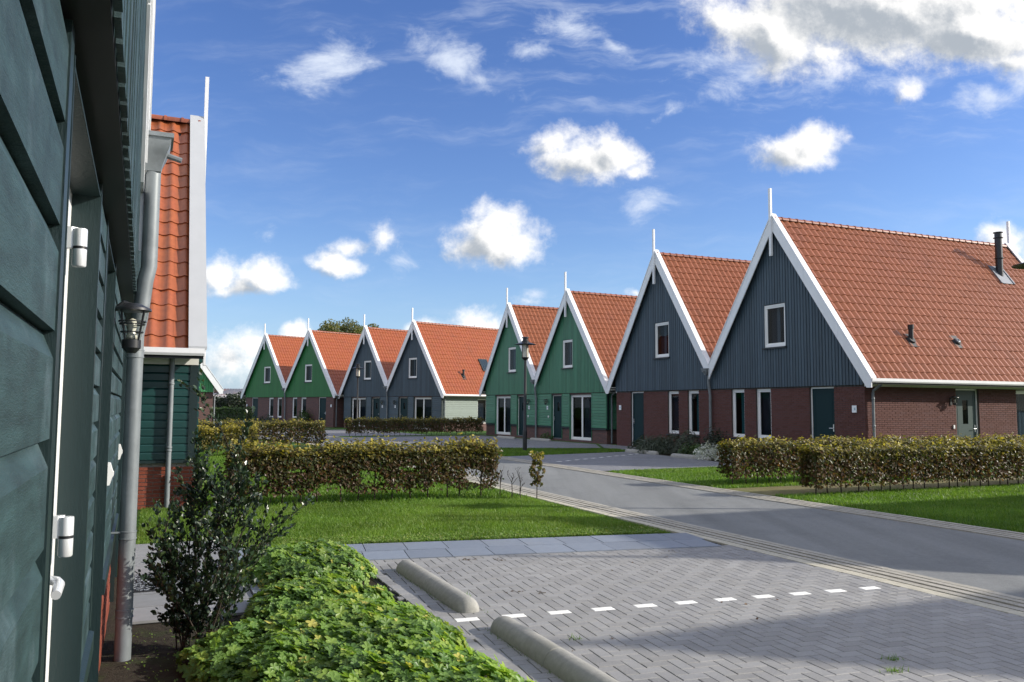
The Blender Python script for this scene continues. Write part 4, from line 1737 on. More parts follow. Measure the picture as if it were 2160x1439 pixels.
PB = rad(27.16)
BV = (1.47, 45.18)
wB, zaB = 3.31, 7.68
for right in (True, False):
    m = 1 if right else -1
    o = unit_origin(*BV, PB, wB, right)
    hB, kB, frB, fsB = gable_house('gabled_house', 'bright green gabled house right of the lamp post, next to the blue pair' if right else 'bright green gabled house with the street lamp standing before it', o, PB - math.pi / 2,
                                   w=wB, za=zaB, m=m, kind='siding', board='board_green', siding='siding_green', front=B_front(m), brick_real=False, tile='tile_red', group=GA,
                                   nt=180, plinth=.62, side_siding='siding_green' if right else None, side_plinth=.62, up_win=(-.20, 1.0, 3.72, 5.14), tile_seg=6, L=10.8)
    wall_lamp(hB, frB, m * -2.30, 1.98)
    number_plate(hB, frB, m * -2.28, 1.67, bell=(m * -2.18, 1.19), sz=(.13, .19))
    if right:
        valley_pipe(hB, -wB - .14, wB, zaB, kB, .06, hop=.20, up=.10)

PC = rad(43.44)
CV = (-9.11, 61.89)
wC, zaC = 3.10, 7.84
for right in (True, False):
    m = 1 if right else -1
    o = unit_origin(*CV, PC, wC, right)
    hC, kC, frC, fsC = gable_house('gabled_house', 'far dark blue gabled house with a roof window and sunlit side siding coloured pale' if right else 'far dark blue gabled house behind the second lamp post', o, PC - math.pi / 2,
                                   w=wC, za=zaC, m=m, kind='siding', board='board_blue', siding='siding_blue', front=B_front(m), brick_real=False, tile='tile_orange', group=GA,
                                   nt=0, plinth=.62, side_siding='siding_sunlit' if right else None, side_plinth=.62, side_open=[('win', 3.3, 4.3, .5, 2.3)] if right else (),
                                   up_win=(-.20, 1.0, 3.74, 5.18), tile_seg=6, L=10.8)
    wall_lamp(hC, frC, m * -2.30, 1.98)
    number_plate(hC, frC, m * -2.28, 1.67, sz=(.13, .19))
    if right:
        valley_pipe(hC, -wC - .14, wC, zaC, kC, .06, hop=.20, up=.10)
        roof_vent(hC, 2.66, 2.31, zaC, kC)
        sk = MB()
        sk.box(-.40, .40, -.55, .55, .0, .10)
        so_ = sk.build('roof_window', 'dark_sill', hC)
        so_.matrix_local = slope_matrix(2.05, 4.85, zaC, kC)
        MB().box(-.33, .33, -.47, .47, .101, .108).build('pane', 'glass_dark', so_)
        MB().box(-.32, .32, -.46, .46, .1005, .1009).build('blind', 'curtain_grey', so_)

PD = rad(47.04)
DV = (-19.29, 71.33)
wD, zaD = 3.42, 8.02
for right in (True, False):
    m = 1 if right else -1
    o = unit_origin(*DV, PD, wD, right)
    hD, kD, frD, fsD = gable_house('gabled_house', 'far leaf green gabled house next to the dark blue pair' if right else 'farthest leaf green gabled house, standing open to the sky on its left', o, PD - math.pi / 2,
                                   w=wD, za=zaD, m=m, kind='brick', board='board_leaf_green', front=A_front(m), brick_real=False, tile='tile_orange', group=GA, nt=0,
                                   up_win=(-.18, 1.06, 3.68, 5.12), tile_seg=6, L=11.0)
    number_plate(hD, frD, m * 3.15, 1.70, sz=(.15, .2))
    if right:
        valley_pipe(hD, -wD - .14, wD, zaD, kD, .06, hop=.20, up=.10)

# left-hand row: facades look across the street (rotation + 90 degrees)
GL = 'gabled houses on the near left side of the street'
rotL = PHI + math.pi / 2
PL = PHI + .0105                                  # the near pair stands a touch askew
ULX, ULY, NLX, NLY = -math.sin(PL), math.cos(PL), math.cos(PL), math.sin(PL)


def WL(s_, d_, z=0.0):
    b = W(2.0, 0)
    return Vector((b.x + ULX * (s_ - 2.0) + NLX * d_, b.y + ULY * (s_ - 2.0) + NLY * d_, z))


dL = -.205
wL, zaL = 3.31, 7.68
sV = 6.27
o = WL(sV - wL, dL)
L1, kL, frL1, fsL1 = gable_house('gabled_house', 'dark green plank clad house close by, with a white door frame and grey rain hopper', tuple(o), PL + math.pi / 2, w=wL, za=zaL, m=-1, kind='siding',
                                 board='siding_near', siding='siding_near', tile='tile_orange', group=GL, front=[('none', -1.10, .14, .08, 2.41), ('none', .82, 1.88, .08, 2.41)],
                                 plinth=.72, proud=.12, ovf=.022, zb=2.47, soffit=True, nb=170, camkey=lambda b: abs(b[0] - 1.0), brick_mat='brick_plinth', mortar='mortar_plinth', near_planks=(-3.31, -1.10, .2),
                                 sidepitch=.139, up_win=(.20, 1.0, 3.72, 5.14), capw=.24, L=10.8, vis_side=-1)
# french door leaf and frame seen edge-on, with its hinges and lever
fd = MB()
for (a0, a1, z0, z1) in ((.02, .14, .08, 2.41), (-1.10, -.98, .08, 2.41), (-.98, .02, 2.30, 2.41)):
    fd.box(a0, a1, .055, .125, z0, z1)
fd = fd.build('door_frame', 'white_frame', L1)
dl = MB()
dl.box(-.085, .016, .066, .118, .10, 2.296)
dl.box(-.976, -.875, .066, .118, .10, 2.296)
dl.box(-.875, -.085, .066, .118, 2.18, 2.296)
dl.box(-.875, -.085, .066, .118, .10, .32)
dl = dl.build('door', 'door_green', L1)
MB().box(-.88, -.08, .09, .096, .31, 2.19).build('pane', 'glass_dark', dl)
for hz in (2.20, 1.29, .30):
    h = MB()
    h.prism([(-.012, .06), (-.012, .040), (.0, .022), (.020, .022), (.020, .06)], 'z', hz - .004, hz + .064)
    o_ = h.build('hinge', 'alu_light', dl)
    # barrel in two knuckles with a dark ring
    b = MB()
    b.lathe([(.0, .062), (.020, .060), (.021, .055), (.021, .003), (.0, .003)], (.0, .016, hz), 20)
    b.build('hinge_barrel', 'alu_light', dl)
    b = MB()
    b.lathe([(.0, -.006), (.021, -.006), (.021, -.058), (.018, -.062), (.0, -.062)], (.0, .016, hz), 20)
    b.build('hinge_barrel', 'alu_light', dl)
    MB().lathe([(.0, .0025), (.0215, .0025), (.0215, -.0055), (.0, -.0055)], (.0, .016, hz), 20).build('hinge_ring', 'black_plastic', dl)
hd = MB()
hd.box(-.245, -.205, .052, .065, 1.11, 1.27)
hd.tube([(-.225, .062, 1.20), (-.225, .036, 1.20), (-.235, .018, 1.197), (-.26, .010, 1.193), (-.345, .010, 1.180)], [.013, .013, .014, .015, .013], 12)
hd.build('door_handle', 'alu_light', dl, smooth=True)
add_door(L1, frL1, .82, 1.88, .08, 2.41, hinge='R')
wall_lamp(L1, frL1, 2.20, 2.14, off=.118, sc=.80)
number_plate(L1, frL1, 2.62, 1.67, bell=(2.14, 1.32), plate=False)
valley_pipe(L1, wL, wL, zaL, kL, .12, hop=.07, up=.075, dz=.33, wall=-.130)

o = WL(sV + wL, dL)
L2, _, frL2, _ = gable_house('gabled_house', 'dark green plank clad house just beyond the grey downpipe, seen edge-on', tuple(o), PL + math.pi / 2, w=wL, za=zaL, m=1, kind='siding',
                             board='siding_near', siding='siding_near', tile='tile_orange', group=GL, front=B_front(1),
                             plinth=.72, proud=.12, ovf=.022, zb=2.47, soffit=True, nb=60, camkey=lambda b: b[0], brick_mat='brick_plinth', mortar='mortar_plinth', sidepitch=.139, up_win=(-.20, 1.0, 3.72, 5.14), capw=.24, L=10.8, vis_side=-1)
number_plate(L2, frL2, -2.62, 1.67, bell=(-2.14, 1.32), plate=False)

sM = 14.95
o = W(sM + wL, .70)
M1, _, frM1, fsM1 = gable_house('gabled_house', 'dark green house with orange tiled roof and white verge, end wall behind the shrub', tuple(o), rotL, w=wL, za=zaL, m=-1, kind='siding',
                                board='siding_dark', siding='siding_dark', side_siding='siding_dark', side_plinth=.74, tile='tile_orange', group=GL, front=B_front(-1), plinth=.74, nb=0, nb_side=160,
                                brick_mat='brick_plinth', mortar='mortar_plinth', nt=298, vis_side=-1, tile_seg=10, capw=.27, ovf=.02, cap_mat='verge_panel', L=10.8, up_win=(-.20, 1.0, 3.72, 5.14), ground_pipe=False, sidepitch=.131)
# downpipe on its end wall
dp = MB()
px_, py_ = -wL - .09, .42
dp.tube([(px_, py_, 2.62), (px_, py_, .0)], .042, 14)
for zz in (.95, 1.0, 2.05):
    dp.lathe([(.043, -.02), (.050, -.012), (.050, .012), (.043, .02)], (px_, py_, zz), 14)
dp.build('downpipe', 'zinc', M1, smooth=True)
o = W(sM + 3 * wL, .70)
M2, *_ = gable_house('gabled_house', 'dark green gabled house hidden behind the orange roofed end wall', tuple(o), rotL, w=wL, za=zaL, m=1, kind='siding', board='siding_dark', siding='siding_dark',
                     tile='tile_orange', group=GL, front=B_front(1), plinth=.74, brick_real=False, vis_side=-1, L=10.8, up_win=(-.20, 1.0, 3.72, 5.14), sidepitch=.139)

# small house turned towards us behind the end wall: lit green gable and brick
nrm = Vector((.42, -.907, 0)).normalized()        # its facade looks this way
aN = math.atan2(nrm.x, -nrm.y)                    # rotation of local x
pc = Vector((-16.75, 46.6, 0))
ax = Vector((math.cos(aN), math.sin(aN), 0))
oN = pc - ax * 3.2
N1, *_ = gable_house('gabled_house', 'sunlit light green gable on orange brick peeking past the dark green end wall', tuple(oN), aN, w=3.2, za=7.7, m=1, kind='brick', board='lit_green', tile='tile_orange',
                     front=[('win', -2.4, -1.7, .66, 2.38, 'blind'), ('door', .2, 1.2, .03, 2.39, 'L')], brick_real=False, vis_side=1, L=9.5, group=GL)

# houses further along on the right, outside the frame: they shade the road and parking
GE = 'gabled houses further along to the right'
gable_house('gabled_house', 'blue gabled house off to the right beyond the lawn', tuple(W(3.65, 23.3)), PHI - math.pi / 2, m=1, solo=True, front=A_front(1),
            brick_real=False, group=GE, vis_side=-1)
gable_house('gabled_house', 'small unseen gabled block added off to the right to widen the road shadow', tuple(W(2.2, 19.6)), PHI, w=3.2, za=6.7, L=3.1, solo=True, front=[], up_win=(0, .6, 3.4, 4.0),
            brick_real=False, group=GE, vis_side=-1)  # unseen block, added to fill out the shadow on the road
gable_house('gabled_house', 'blue gabled house off to the right, nearest the camera', tuple(W(-2.1, 20.4)), PHI - math.pi / 2, m=1, solo=True, front=A_front(1),
            brick_real=False, group=GE, vis_side=-1)

# ------------------------------------------------------------------ concrete wheel stops
def wheel_stop_mesh(dome):
    """half-round block 1 m long with one or two domed ends"""
    r = .105
    L = 1.0
    V, F = [], []
    rings = []
    n = 12
    def ring(y, rr, zc=0.0):
        return [(rr * math.cos(t), y, .02 + rr * 1.02 * math.sin(t)) for t in np.linspace(0, math.pi, n)]
    ys = [(.0, .06)]
    prof = []
    if dome in ('a', 'ab'):
        for t in np.linspace(0.15, math.pi / 2, 7):
            prof.append((.13 * (1 - math.sin(t)) ** 1.0 * 1.0, r * math.sin(t) ** .5))
        prof[0] = (0.0, .03)
        prof = [(.13 * (1 - math.cos(q)), max(.004, r * math.sin(q) ** .6)) for q in np.linspace(0, math.pi / 2, 8)]
    else:
        prof = [(0.0, r - .006), (.006, r)]
    prof.append((L - .006, r))
    prof.append((L, r - .006))
    for (y, rr) in prof:
        V += ring(y, rr)
    m = len(prof)
    for i in range(m - 1):
        for j in range(n - 1):
            F.append((i * n + j, i * n + j + 1, (i + 1) * n + j + 1, (i + 1) * n + j)[::-1])
    F.append(tuple(range((m - 1) * n, m * n))[::-1])
    F.append(tuple(range(n)))
    # skirts down to the ground
    for i in range(m - 1):
        for j in (0, n - 1):
            a, b = V[i * n + j], V[(i + 1) * n + j]
            q = len(V)
            V += [(a[0], a[1], -.02), (b[0], b[1], -.02)]
            F.append((i * n + j, (i + 1) * n + j, q + 1, q))
    return MB().add(V, F).mesh('concrete_block', 'concrete', smooth=True)


WS = wheel_stop_mesh('a')


def wheel_stop(label, p, direction, group, z=.0):
    """two half-round blocks end to end, domed ends outwards; direction = angle of the run"""
    o = thing('wheel_stop', label, 'wheel stop', p, 0, group)
    d = Vector((math.cos(direction), math.sin(direction), 0))
    b1 = link('concrete_block', WS, o, loc=(0, 0, z), rotz=direction - math.pi / 2)
    b2 = link('concrete_block', WS, o, loc=tuple(d * 2.004 + Vector((0, 0, z))), rotz=direction + math.pi / 2)
    return o


WSG = 'concrete wheel stops of the parking bays'
dirU = math.atan2(-UY, -UX)
wheel_stop('grey half-round concrete wheel stop beyond the row of white stones', W(8.50, 2.46), dirU, WSG)
wheel_stop('grey half-round concrete wheel stop nearest to the camera, this side of the white stones', W(6.00, 2.50), dirU, WSG)
wheel_stop('low wheel stop beside the shrubs of the blue house, left of the white flowers', W(27.6, 16.72), dirU + rad(3), WSG, z=.01)
wheel_stop('low wheel stop in front of the white flowering plant', W(24.4, 16.62), dirU + rad(3), WSG, z=.01)
wheel_stop('low wheel stop before the left green house', Vector((-.75, 45.6, 0)), math.atan2(-.889, .457), WSG, z=.01)
wheel_stop('low wheel stop beside the street lamp, before the green pair', Vector((1.0, 42.9, 0)), math.atan2(-.889, .457), WSG, z=.01)

# ------------------------------------------------------------------ street lamps
def street_lamp(label, p, h=4.42):
    o = thing('street_lamp', label, 'street lamp', p, 0, 'black street lamps along the road')
    pole = MB().lathe([(.0, .0), (.085, .0), (.085, .75), (.078, .80), (.062, .84), (.05, h - .95), (.05, h - .92), (.13, h - .84), (.14, h - .82)], (0, 0, 0), 18)
    pole.build('pole', 'black_metal', o, smooth=False)
    head = MB().lathe([(.14, h - .82), (.15, h - .80), (.135, h - .795)], (0, 0, 0), 18)
    for k in range(4):
        t = k * math.pi / 2 + .5
        head.tube([(.135 * math.cos(t), .135 * math.sin(t), h - .80), (.135 * math.cos(t), .135 * math.sin(t), h - .28)], .012, 6)
    head.lathe([(.13, h - .28), (.145, h - .28), (.145, h - .16), (.10, h - .14), (.10, h - .055), (.14, h - .045), (.14, h - .015), (.09, h), (.0, h)], (0, 0, 0), 20)
    head.build('lamp_head', 'black_metal', o)
    MB().lathe([(.14, h - .245), (.42, h - .30), (.425, h - .292), (.16, h - .21), (.14, h - .21)], (0, 0, 0), 28).build('lamp_shade', 'black_metal', o)
    MB().lathe([(.118, h - .795), (.118, h - .30)], (0, 0, 0), 20).build('lamp_glass', 'lamp_glass', o, smooth=True)
    return o


street_lamp('black street lamp on the grass before the bright green houses', (.52, 32.18, 0))
street_lamp('black street lamp before the far dark blue house, above the long hedge', (-9.95, 53.6, 0))
street_lamp('black street lamp at the picture edge, only its shade showing', (9.13, 14.2, 0), h=4.5)

# ------------------------------------------------------------------ plants
def rand_rot(k, tilt=1.0):
    """random leaf frames (k,3,3)"""
    a = rng.normal(0, 1, (k, 3))
    a /= np.linalg.norm(a, axis=1)[:, None]
    b = rng.normal(0, 1, (k, 3))
    b -= (a * b).sum(1)[:, None] * a
    b /= np.linalg.norm(b, axis=1)[:, None]
    c = np.cross(a, b)
    return np.stack([a, b, c], 2)


def frame_from(nrm, spread, k):
    n = nrm + rng.normal(0, spread, (k, 3))
    n /= np.linalg.norm(n, axis=1)[:, None]
    b = rng.normal(0, 1, (k, 3))
    b -= (n * b).sum(1)[:, None] * n
    b /= np.linalg.norm(b, axis=1)[:, None]
    a = np.cross(b, n)
    return np.stack([a, b, n], 2)       # x across, y along, z normal


LEAF_V = np.array([(0, -.5, 0), (-.30, -.08, .06), (-.20, .28, .05), (0, .5, -.04), (.20, .28, .05), (.30, -.08, .06), (0, -.05, -.02)])
LEAF_F = [(0, 6, 1), (1, 6, 3, 2), (0, 5, 6), (5, 4, 3, 6)]
LEAF_S = np.array([(0, -.5, 0), (-.32, 0, .07), (0, .5, 0), (.32, 0, .07)])
LEAF_SF = [(0, 2, 1), (0, 3, 2)]


def to_world(sd, z):
    s, d = sd[:, 0], sd[:, 1]
    return np.stack([NX * d + UX * s, NY * d + UY * s, z], 1)


def hedge(label, a, b, wid, h, n, size, lowgap=.16, seed=1, mat='beech_leaf', stems=True, group='clipped beech hedges', simple=False, top_bright=True, gap=.45, name='hedge', bright=0.0, ragged=.06, holes=.55):
    """clipped hedge from point a to point b (world xy)"""
    a, b = Vector((*a, 0)), Vector((*b, 0))
    d = b - a
    L = d.length
    hs = thing(name, label, 'hedge', a, math.atan2(d.y, d.x), group)
    x = rng.random(n) * L
    # shell-weighted section
    t = rng.random(n)
    yy = np.sign(rng.random(n) - .5) * (1 - rng.random(n) ** 1.6 * .75) * wid / 2
    zz = lowgap + (h - lowgap) * rng.random(n) ** .8
    top = rng.random(n) < .27
    yy = np.where(top, (rng.random(n) - .5) * wid, yy)
    topn = h + .035 * np.sin(x * 3.1 + seed) + .03 * np.sin(x * 7.3 + seed * 2)
    zz = np.where(top, topn - np.abs(rng.normal(0, .05, n)) + np.maximum(0, rng.normal(0, ragged, n)), np.minimum(zz, topn))
    bulge = 1 + .10 * np.sin(x * 2.3 + seed) + .08 * np.sin(x * 5.1 + zz * 4)
    yy *= bulge
    ends = rng.random(n) < .05
    x = np.where(ends, np.where(rng.random(n) < .5, rng.normal(.0, .05, n), L + rng.normal(0, .05, n)), x)
    # openings low down between the stems
    pitch = .33
    fx = np.abs(((x / pitch) % 1) - .5) * 2            # 0 between stems, 1 at stems
    keep = ~((zz < h * gap) & (rng.random(n) < (1 - zz / (h * gap)) * (.95 - .4 * (1 - fx))))
    hole = np.sin(x * 4.7 + seed * 3) * np.sin(zz * 9 + x * 1.7)
    keep &= ~((hole > .38) & (zz < h * .66) & (rng.random(n) < holes))
    x, yy, zz = x[keep], yy[keep], zz[keep]
    k = len(x)
    nrm = np.stack([np.zeros(k), np.sign(yy) * .8, np.where(zz > h * .88, 1.4, .35)], 1)
    A = frame_from(nrm, .55, k) * (size * (.65 + .7 * rng.random(k)))[:, None, None]
    T = np.stack([x, yy, zz], 1)
    f = zz / h
    var = np.clip(rng.random(k) * .50 + np.maximum(0, f - .70) * 1.9 * rng.random(k) + .10 * f + bright, .01, .99)
    v, fc = (LEAF_S, LEAF_SF) if simple else (LEAF_V, LEAF_F)
    mb = MB().inst(v, fc, A, T, var)
    fo_ = mb.build('foliage', mat, hs, kind='stuff')
    if stems:
        if 'stem' not in UNIT:
            sm = MB()
            sm.tube([(0, 0, -.05), (.01, .005, .3), (-.012, -.01, .62), (.0, .01, .85)], [.014, .012, .009, .004], 6)
            for kk in range(6):
                t_ = kk * 1.9
                z0 = .25 + kk * .08
                sm.tube([(0, 0, z0), (.11 * math.cos(t_), .09 * math.sin(t_), z0 + .16), (.18 * math.cos(t_), .14 * math.sin(t_), z0 + .34)], [.006, .005, .002], 5)
            UNIT['stem'] = sm.mesh('stem', 'bark')
        for i in range(int(L / pitch)):
            link('stem', UNIT['stem'], hs, loc=((i + .5 + random.uniform(-.15, .15)) * pitch, random.uniform(-.05, .05), 0), rotz=random.random() * 6.28, scale=(1, 1, h / .95))
    return hs


def sdxy(s, d):
    w = W(s, d)
    return (w.x, w.y)


hedge('near beech hedge across the lawn with bare stems, gaps and yellow tips', sdxy(14.72, 1.25), sdxy(14.72, 5.95), .46, .93, 27000, .064, seed=1, gap=.70, ragged=.08, holes=.92)
hedge('brown leafed beech hedge along the front right lawn', sdxy(12.72, 11.9), sdxy(12.9, 25.0), .50, .90, 32000, .070, seed=2, gap=.20, holes=.35)
hedge('shorter beech hedge just behind, between the lawn and the blue house', sdxy(15.0, 11.7), sdxy(15.2, 22.0), .55, .93, 24000, .070, seed=5, gap=.20, holes=.35)
hedge('brown beech hedge in front of the far leaf green houses', sdxy(33.9, 1.6), sdxy(33.9, 6.35), .75, 1.03, 12000, .08, seed=3, simple=True, stems=True, gap=.2)
hedge('pale brown short beech hedge beside the dark green house', sdxy(29.2, .9), sdxy(29.2, 3.25), .6, .95, 5000, .08, seed=8, simple=True, gap=.2, bright=.25)
hedge('long low beech hedge in front of the far dark blue houses', (-9.1, 46.3), (-1.9, 50.6), .6, .95, 13000, .09, seed=4, simple=True, gap=.35)
hedge('trimmed dark green privet hedge before the dark barn', (-27.5, 66.0), (-21.2, 67.5), .8, 1.45, 5200, .14, seed=6, simple=True, mat='privet_leaf', stems=False, gap=.05, group=None)


def twig_plant(label, s, d, h, leafy):
    p = W(s, d)
    o = thing('beech_plant', label, 'young plant', p, random.random() * 6, 'young beech plants past the hedge end')
    mb = MB()
    tips = []
    def grow(p0, dirv, ln, r, lev):
        p1 = p0 + dirv * ln
        mid = p0 + dirv * ln * .5 + Vector((random.uniform(-1, 1), random.uniform(-1, 1), 0)) * ln * .07
        mb.tube([p0, mid, p1], [r, r * .8, r * .6], 5)
        tips.append(p1)
        if lev < 3:
            for _ in range(3 if lev else 4):
                nd = (dirv + Vector((random.uniform(-.8, .8), random.uniform(-.8, .8), random.uniform(-.1, .5)))).normalized()
                grow(p0 + dirv * ln * random.uniform(.45, 1.0), nd, ln * random.uniform(.38, .55), r * .5, lev + 1)
    grow(Vector((0, 0, -.03)), Vector((random.uniform(-.1, .1), random.uniform(-.1, .1), 1)).normalized(), h * .55, .011, 0)
    mb.build('stem', 'bark', o)
    if leafy:
        k = 300
        z = h * (.30 + .72 * rng.random(k))
        rr = .17 * (.4 + .6 * np.abs(np.sin(z * 9)))
        th = rng.random(k) * 6.28
        T = np.stack([rr * np.cos(th) * rng.random(k) ** .5, rr * np.sin(th) * rng.random(k) ** .5, z], 1)
        A = rand_rot(k) * (.075 * (.6 + .7 * rng.random(k)))[:, None, None]
        MB().inst(LEAF_V, LEAF_F, A, T, np.clip(rng.random(k) * .6 + .3 * (z / h), .01, .99)).build('foliage', 'beech_leaf', o, kind='stuff')
    return o


twig_plant('bare young beech right beside the end of the near hedge', 14.65, 6.10, .72, False)
twig_plant('bare thin beech between the other bare one and the leafy plant', 14.35, 6.22, .62, False)
twig_plant('bare small beech closest to the leafy young plant', 14.2, 6.33, .66, False)
twig_plant('single leafy young beech at the gutter past the hedge end', 14.02, 6.58, .86, True)


# ground cover: geranium leaves
def lobed_leaf():
    """palmate leaf: five broad toothed lobes, cupped"""
    V = [(0, 0, -.06)]
    n = 5
    for i in range(n):
        a = math.pi / 2 + (i - 2) * 1.16
        for da, r in ((-.44, .74), (-.20, .90), (0, 1.0), (.20, .90), (.44, .74)):
            V.append((r * math.cos(a + da) * .56, r * math.sin(a + da) * .56, .05 * r * (1 if abs(da) > .3 else .4)))
        am = a + .58
        V.append((.46 * math.cos(am) * .56, .46 * math.sin(am) * .56, .03))
    m = len(V) - 1
    F = [(0, 1 + i, 1 + (i + 1) % m) for i in range(m)]
    return np.array(V), F


def ground_cover():
    mounds = [(8.52, 1.45, .90, .66, .27), (7.08, 1.32, .52, .60, .21), (5.55, 1.20, 1.08, .84, .27), (4.55, 1.32, .95, .78, .25), (5.75, .60, .58, .38, .19), (6.10, 1.55, .52, .48, .22), (3.7, 1.4, .9, .72, .25)]

    def height(s, d):
        H = np.zeros_like(s)
        for (cs, cd, rs, rd, h) in mounds:
            q = ((s - cs) / rs) ** 2 + ((d - cd) / rd) ** 2
            q = q * (1 + .16 * np.sin(np.arctan2(d - cd, s - cs) * 5 + cs * 3))
            H = np.maximum(H, h * np.sqrt(np.clip(1 - q ** 1.6, 0, 1)))
        H *= 1 + .13 * np.sin(s * 7.1 + 2 * np.sin(d * 5)) * np.sin(d * 9.3 + s * 2)
        H *= np.clip((2.15 - d) / .07, 0, 1)
        return H
    k = 17000
    s = rng.uniform(3.0, 9.6, k)
    d = rng.uniform(.12, 2.16, k)
    H = height(s, d)
    ok = H > .035
    s, d, H = s[ok], d[ok], H[ok]
    e = .05
    gs, gd = (height(s + e, d) - height(s - e, d)) / (2 * e), (height(s, d + e) - height(s, d - e)) / (2 * e)
    k = len(s)
    z = H * (1 - .5 * rng.random(k) ** 2.6) + rng.normal(0, .014, k)
    T = to_world(np.stack([s, d], 1), np.maximum(z, .015))
    nrm = np.stack([-(NX * gd + UX * gs) * .7, -(NY * gd + UY * gs) * .7, np.ones(k)], 1)
    nrm += np.array([SUN.x, SUN.y, 0]) * .30
    A = frame_from(nrm, .30, k) * (.074 * (.55 + .75 * rng.random(k)))[:, None, None]
    V, F = lobed_leaf()
    patch = .5 + .5 * np.sin(s * 3.1 + 1.3 * np.sin(d * 4)) * np.sin(d * 5 + s)
    edge = np.clip((d - 1.75) * 1.0, 0, .35)
    top = np.clip(z / np.maximum(H, .05), 0, 1.1)
    var = np.clip(.03 + .50 * rng.random(k) * top + .26 * patch * rng.random(k) + edge * rng.random(k) + (rng.random(k) < .045) * .5, .01, .99)
    mb = MB().inst(V, F, A, T, var)
    o = mb.build('geranium_ground_cover', 'geranium_leaf', kind='stuff')
    tag(o, 'mounds of lobed green geranium leaves filling the bed beside the paving', 'ground cover')


ground_cover()


def holly_shrub():
    base = W(6.32, .30)
    o = thing('evergreen_shrub', 'upright dark glossy evergreen shrub with thin stems beside the grey downpipe', 'shrub', base, 0)
    mb = MB()
    lp, ld = [], []
    R_ = random.Random(21)
    def branch(p0, dirv, ln, r, lev):
        n = 5
        pts = [p0]
        dv = dirv.copy()
        for i in range(n):
            dv = (dv + Vector((R_.uniform(-.16, .16), R_.uniform(-.16, .16), R_.uniform(-.02, .14)))).normalized()
            pts.append(pts[-1] + dv * (ln / n))
        mb.tube(pts, [r * (1 - .7 * i / n) for i in range(n + 1)], 6 if lev == 0 else 5)
        # leaves along the outer part
        dens = 28 if lev == 0 else 44
        m = int(ln * dens * (2.0 if lev else 1.6))
        for _ in range(m):
            t = R_.uniform(.10 if lev == 0 else .05, 1.03)
            q = t * n
            i = min(int(q), n - 1)
            pp = pts[i].lerp(pts[i + 1], min(1.1, q - i))
            lp.append(pp + Vector((R_.uniform(-1, 1), R_.uniform(-1, 1), R_.uniform(-1, 1))) * .020)
            ld.append((dv + Vector((R_.uniform(-1, 1), R_.uniform(-1, 1), R_.uniform(-.6, .9))) * .9).normalized())
        if lev < 2:
            nb_ = 6 if lev == 0 else 3
            for _ in range(nb_):
                t = R_.uniform(.22, .95)
                q = t * n
                i = min(int(q), n - 1)
                pp = pts[i].lerp(pts[i + 1], q - i)
                nd = (dv * .8 + Vector((R_.uniform(-1, 1), R_.uniform(-1, 1), R_.uniform(-.1, .7)))).normalized()
                branch(pp, nd, ln * R_.uniform(.26, .42), r * .5, lev + 1)
    # stems: direction (x to the right of the photo, y away), length
    for (dx, dy, ln, r) in ((.10, .1, 1.62, .013), (.02, .25, 1.30, .011), (-.20, .0, 1.05, .010), (.26, .05, 1.18, .011), (.42, -.1, 1.10, .011), (-.34, -.15, .85, .009), (.55, .2, .95, .009), (.15, -.35, .80, .009),
                            (-.10, -.25, .95, .009), (.35, -.3, .75, .009), (-.55, .1, .62, .007), (.6, -.2, .60, .007), (-.3, .35, .7, .008), (.1, -.5, .5, .007), (-.6, -.3, .45, .006), (.8, .1, .55, .006), (.60, .15, 1.10, .009), (.48, .0, 1.28, .010), (-.42, .1, 1.0, .008), (.05, .05, 1.45, .011), (.30, .30, 1.30, .010)):
        p0 = Vector((R_.uniform(-.10, .14), R_.uniform(-.12, .12), -.03))
        branch(p0, Vector((dx, dy, 1)).normalized(), ln * .90, r * .70, 0)
    mb.build('stems', 'bark', o)
    k = len(lp)
    T = np.array([tuple(p) for p in lp])
    y = np.array([tuple(p) for p in ld])
    up_ = rng.normal(0, .5, (k, 3)) + np.array([0, 0, 1.0])
    a = np.cross(y, up_)
    a /= np.linalg.norm(a, axis=1)[:, None] + 1e-9
    c = np.cross(a, y)
    sz = (.037 * (.55 + .7 * rng.random(k)))
    A = np.stack([a * 1.25, y, c], 2) * sz[:, None, None]
    T = T + y * (sz * .5)[:, None]
    MB().inst(LEAF_V, LEAF_F, A, T, np.clip(rng.random(k) ** 1.5, .01, .99)).build('foliage', 'shrub_leaf', o, kind='stuff', smooth=False)


holly_shrub()


def bush(name, label, p, rx, ry, h, n, size, mat, group=None, cat='shrub', upright=0.0, flowers=None):
    o = thing(name, label, cat, p, random.random() * 6, group)
    th = rng.random(n) * 2 * math.pi
    ph = np.arccos(rng.random(n))
    r = 1 - .45 * rng.random(n) ** 2
    lump = 1 + .18 * np.sin(th * 3 + 1) + .12 * np.sin(th * 5 + ph * 4)
    T = np.stack([rx * r * lump * np.sin(ph) * np.cos(th), ry * r * lump * np.sin(ph) * np.sin(th), h * r * lump * np.cos(ph) * .95 + .02], 1)
    nrm = np.stack([np.sin(ph) * np.cos(th), np.sin(ph) * np.sin(th), np.cos(ph) + .4], 1)
    A = frame_from(nrm, .6, n) * (size * (.6 + .8 * rng.random(n)))[:, None, None]
    if upright:
        A[:, :, 1] *= 1 + upright
        A[:, :, 0] *= .45
    MB().inst(LEAF_S, LEAF_SF, A, T, np.clip(rng.random(n), .01, .99)).build('foliage', mat, o, kind='stuff')
    sm = MB()
    for i in range(7):
        a = i * .9
        sm.tube([(0, 0, -.02), (rx * .3 * math.cos(a), ry * .3 * math.sin(a), h * .45), (rx * .6 * math.cos(a), ry * .6 * math.sin(a), h * .8)], [.012, .008, .003], 5)
    sm.build('stems', 'bark', o)
    return o


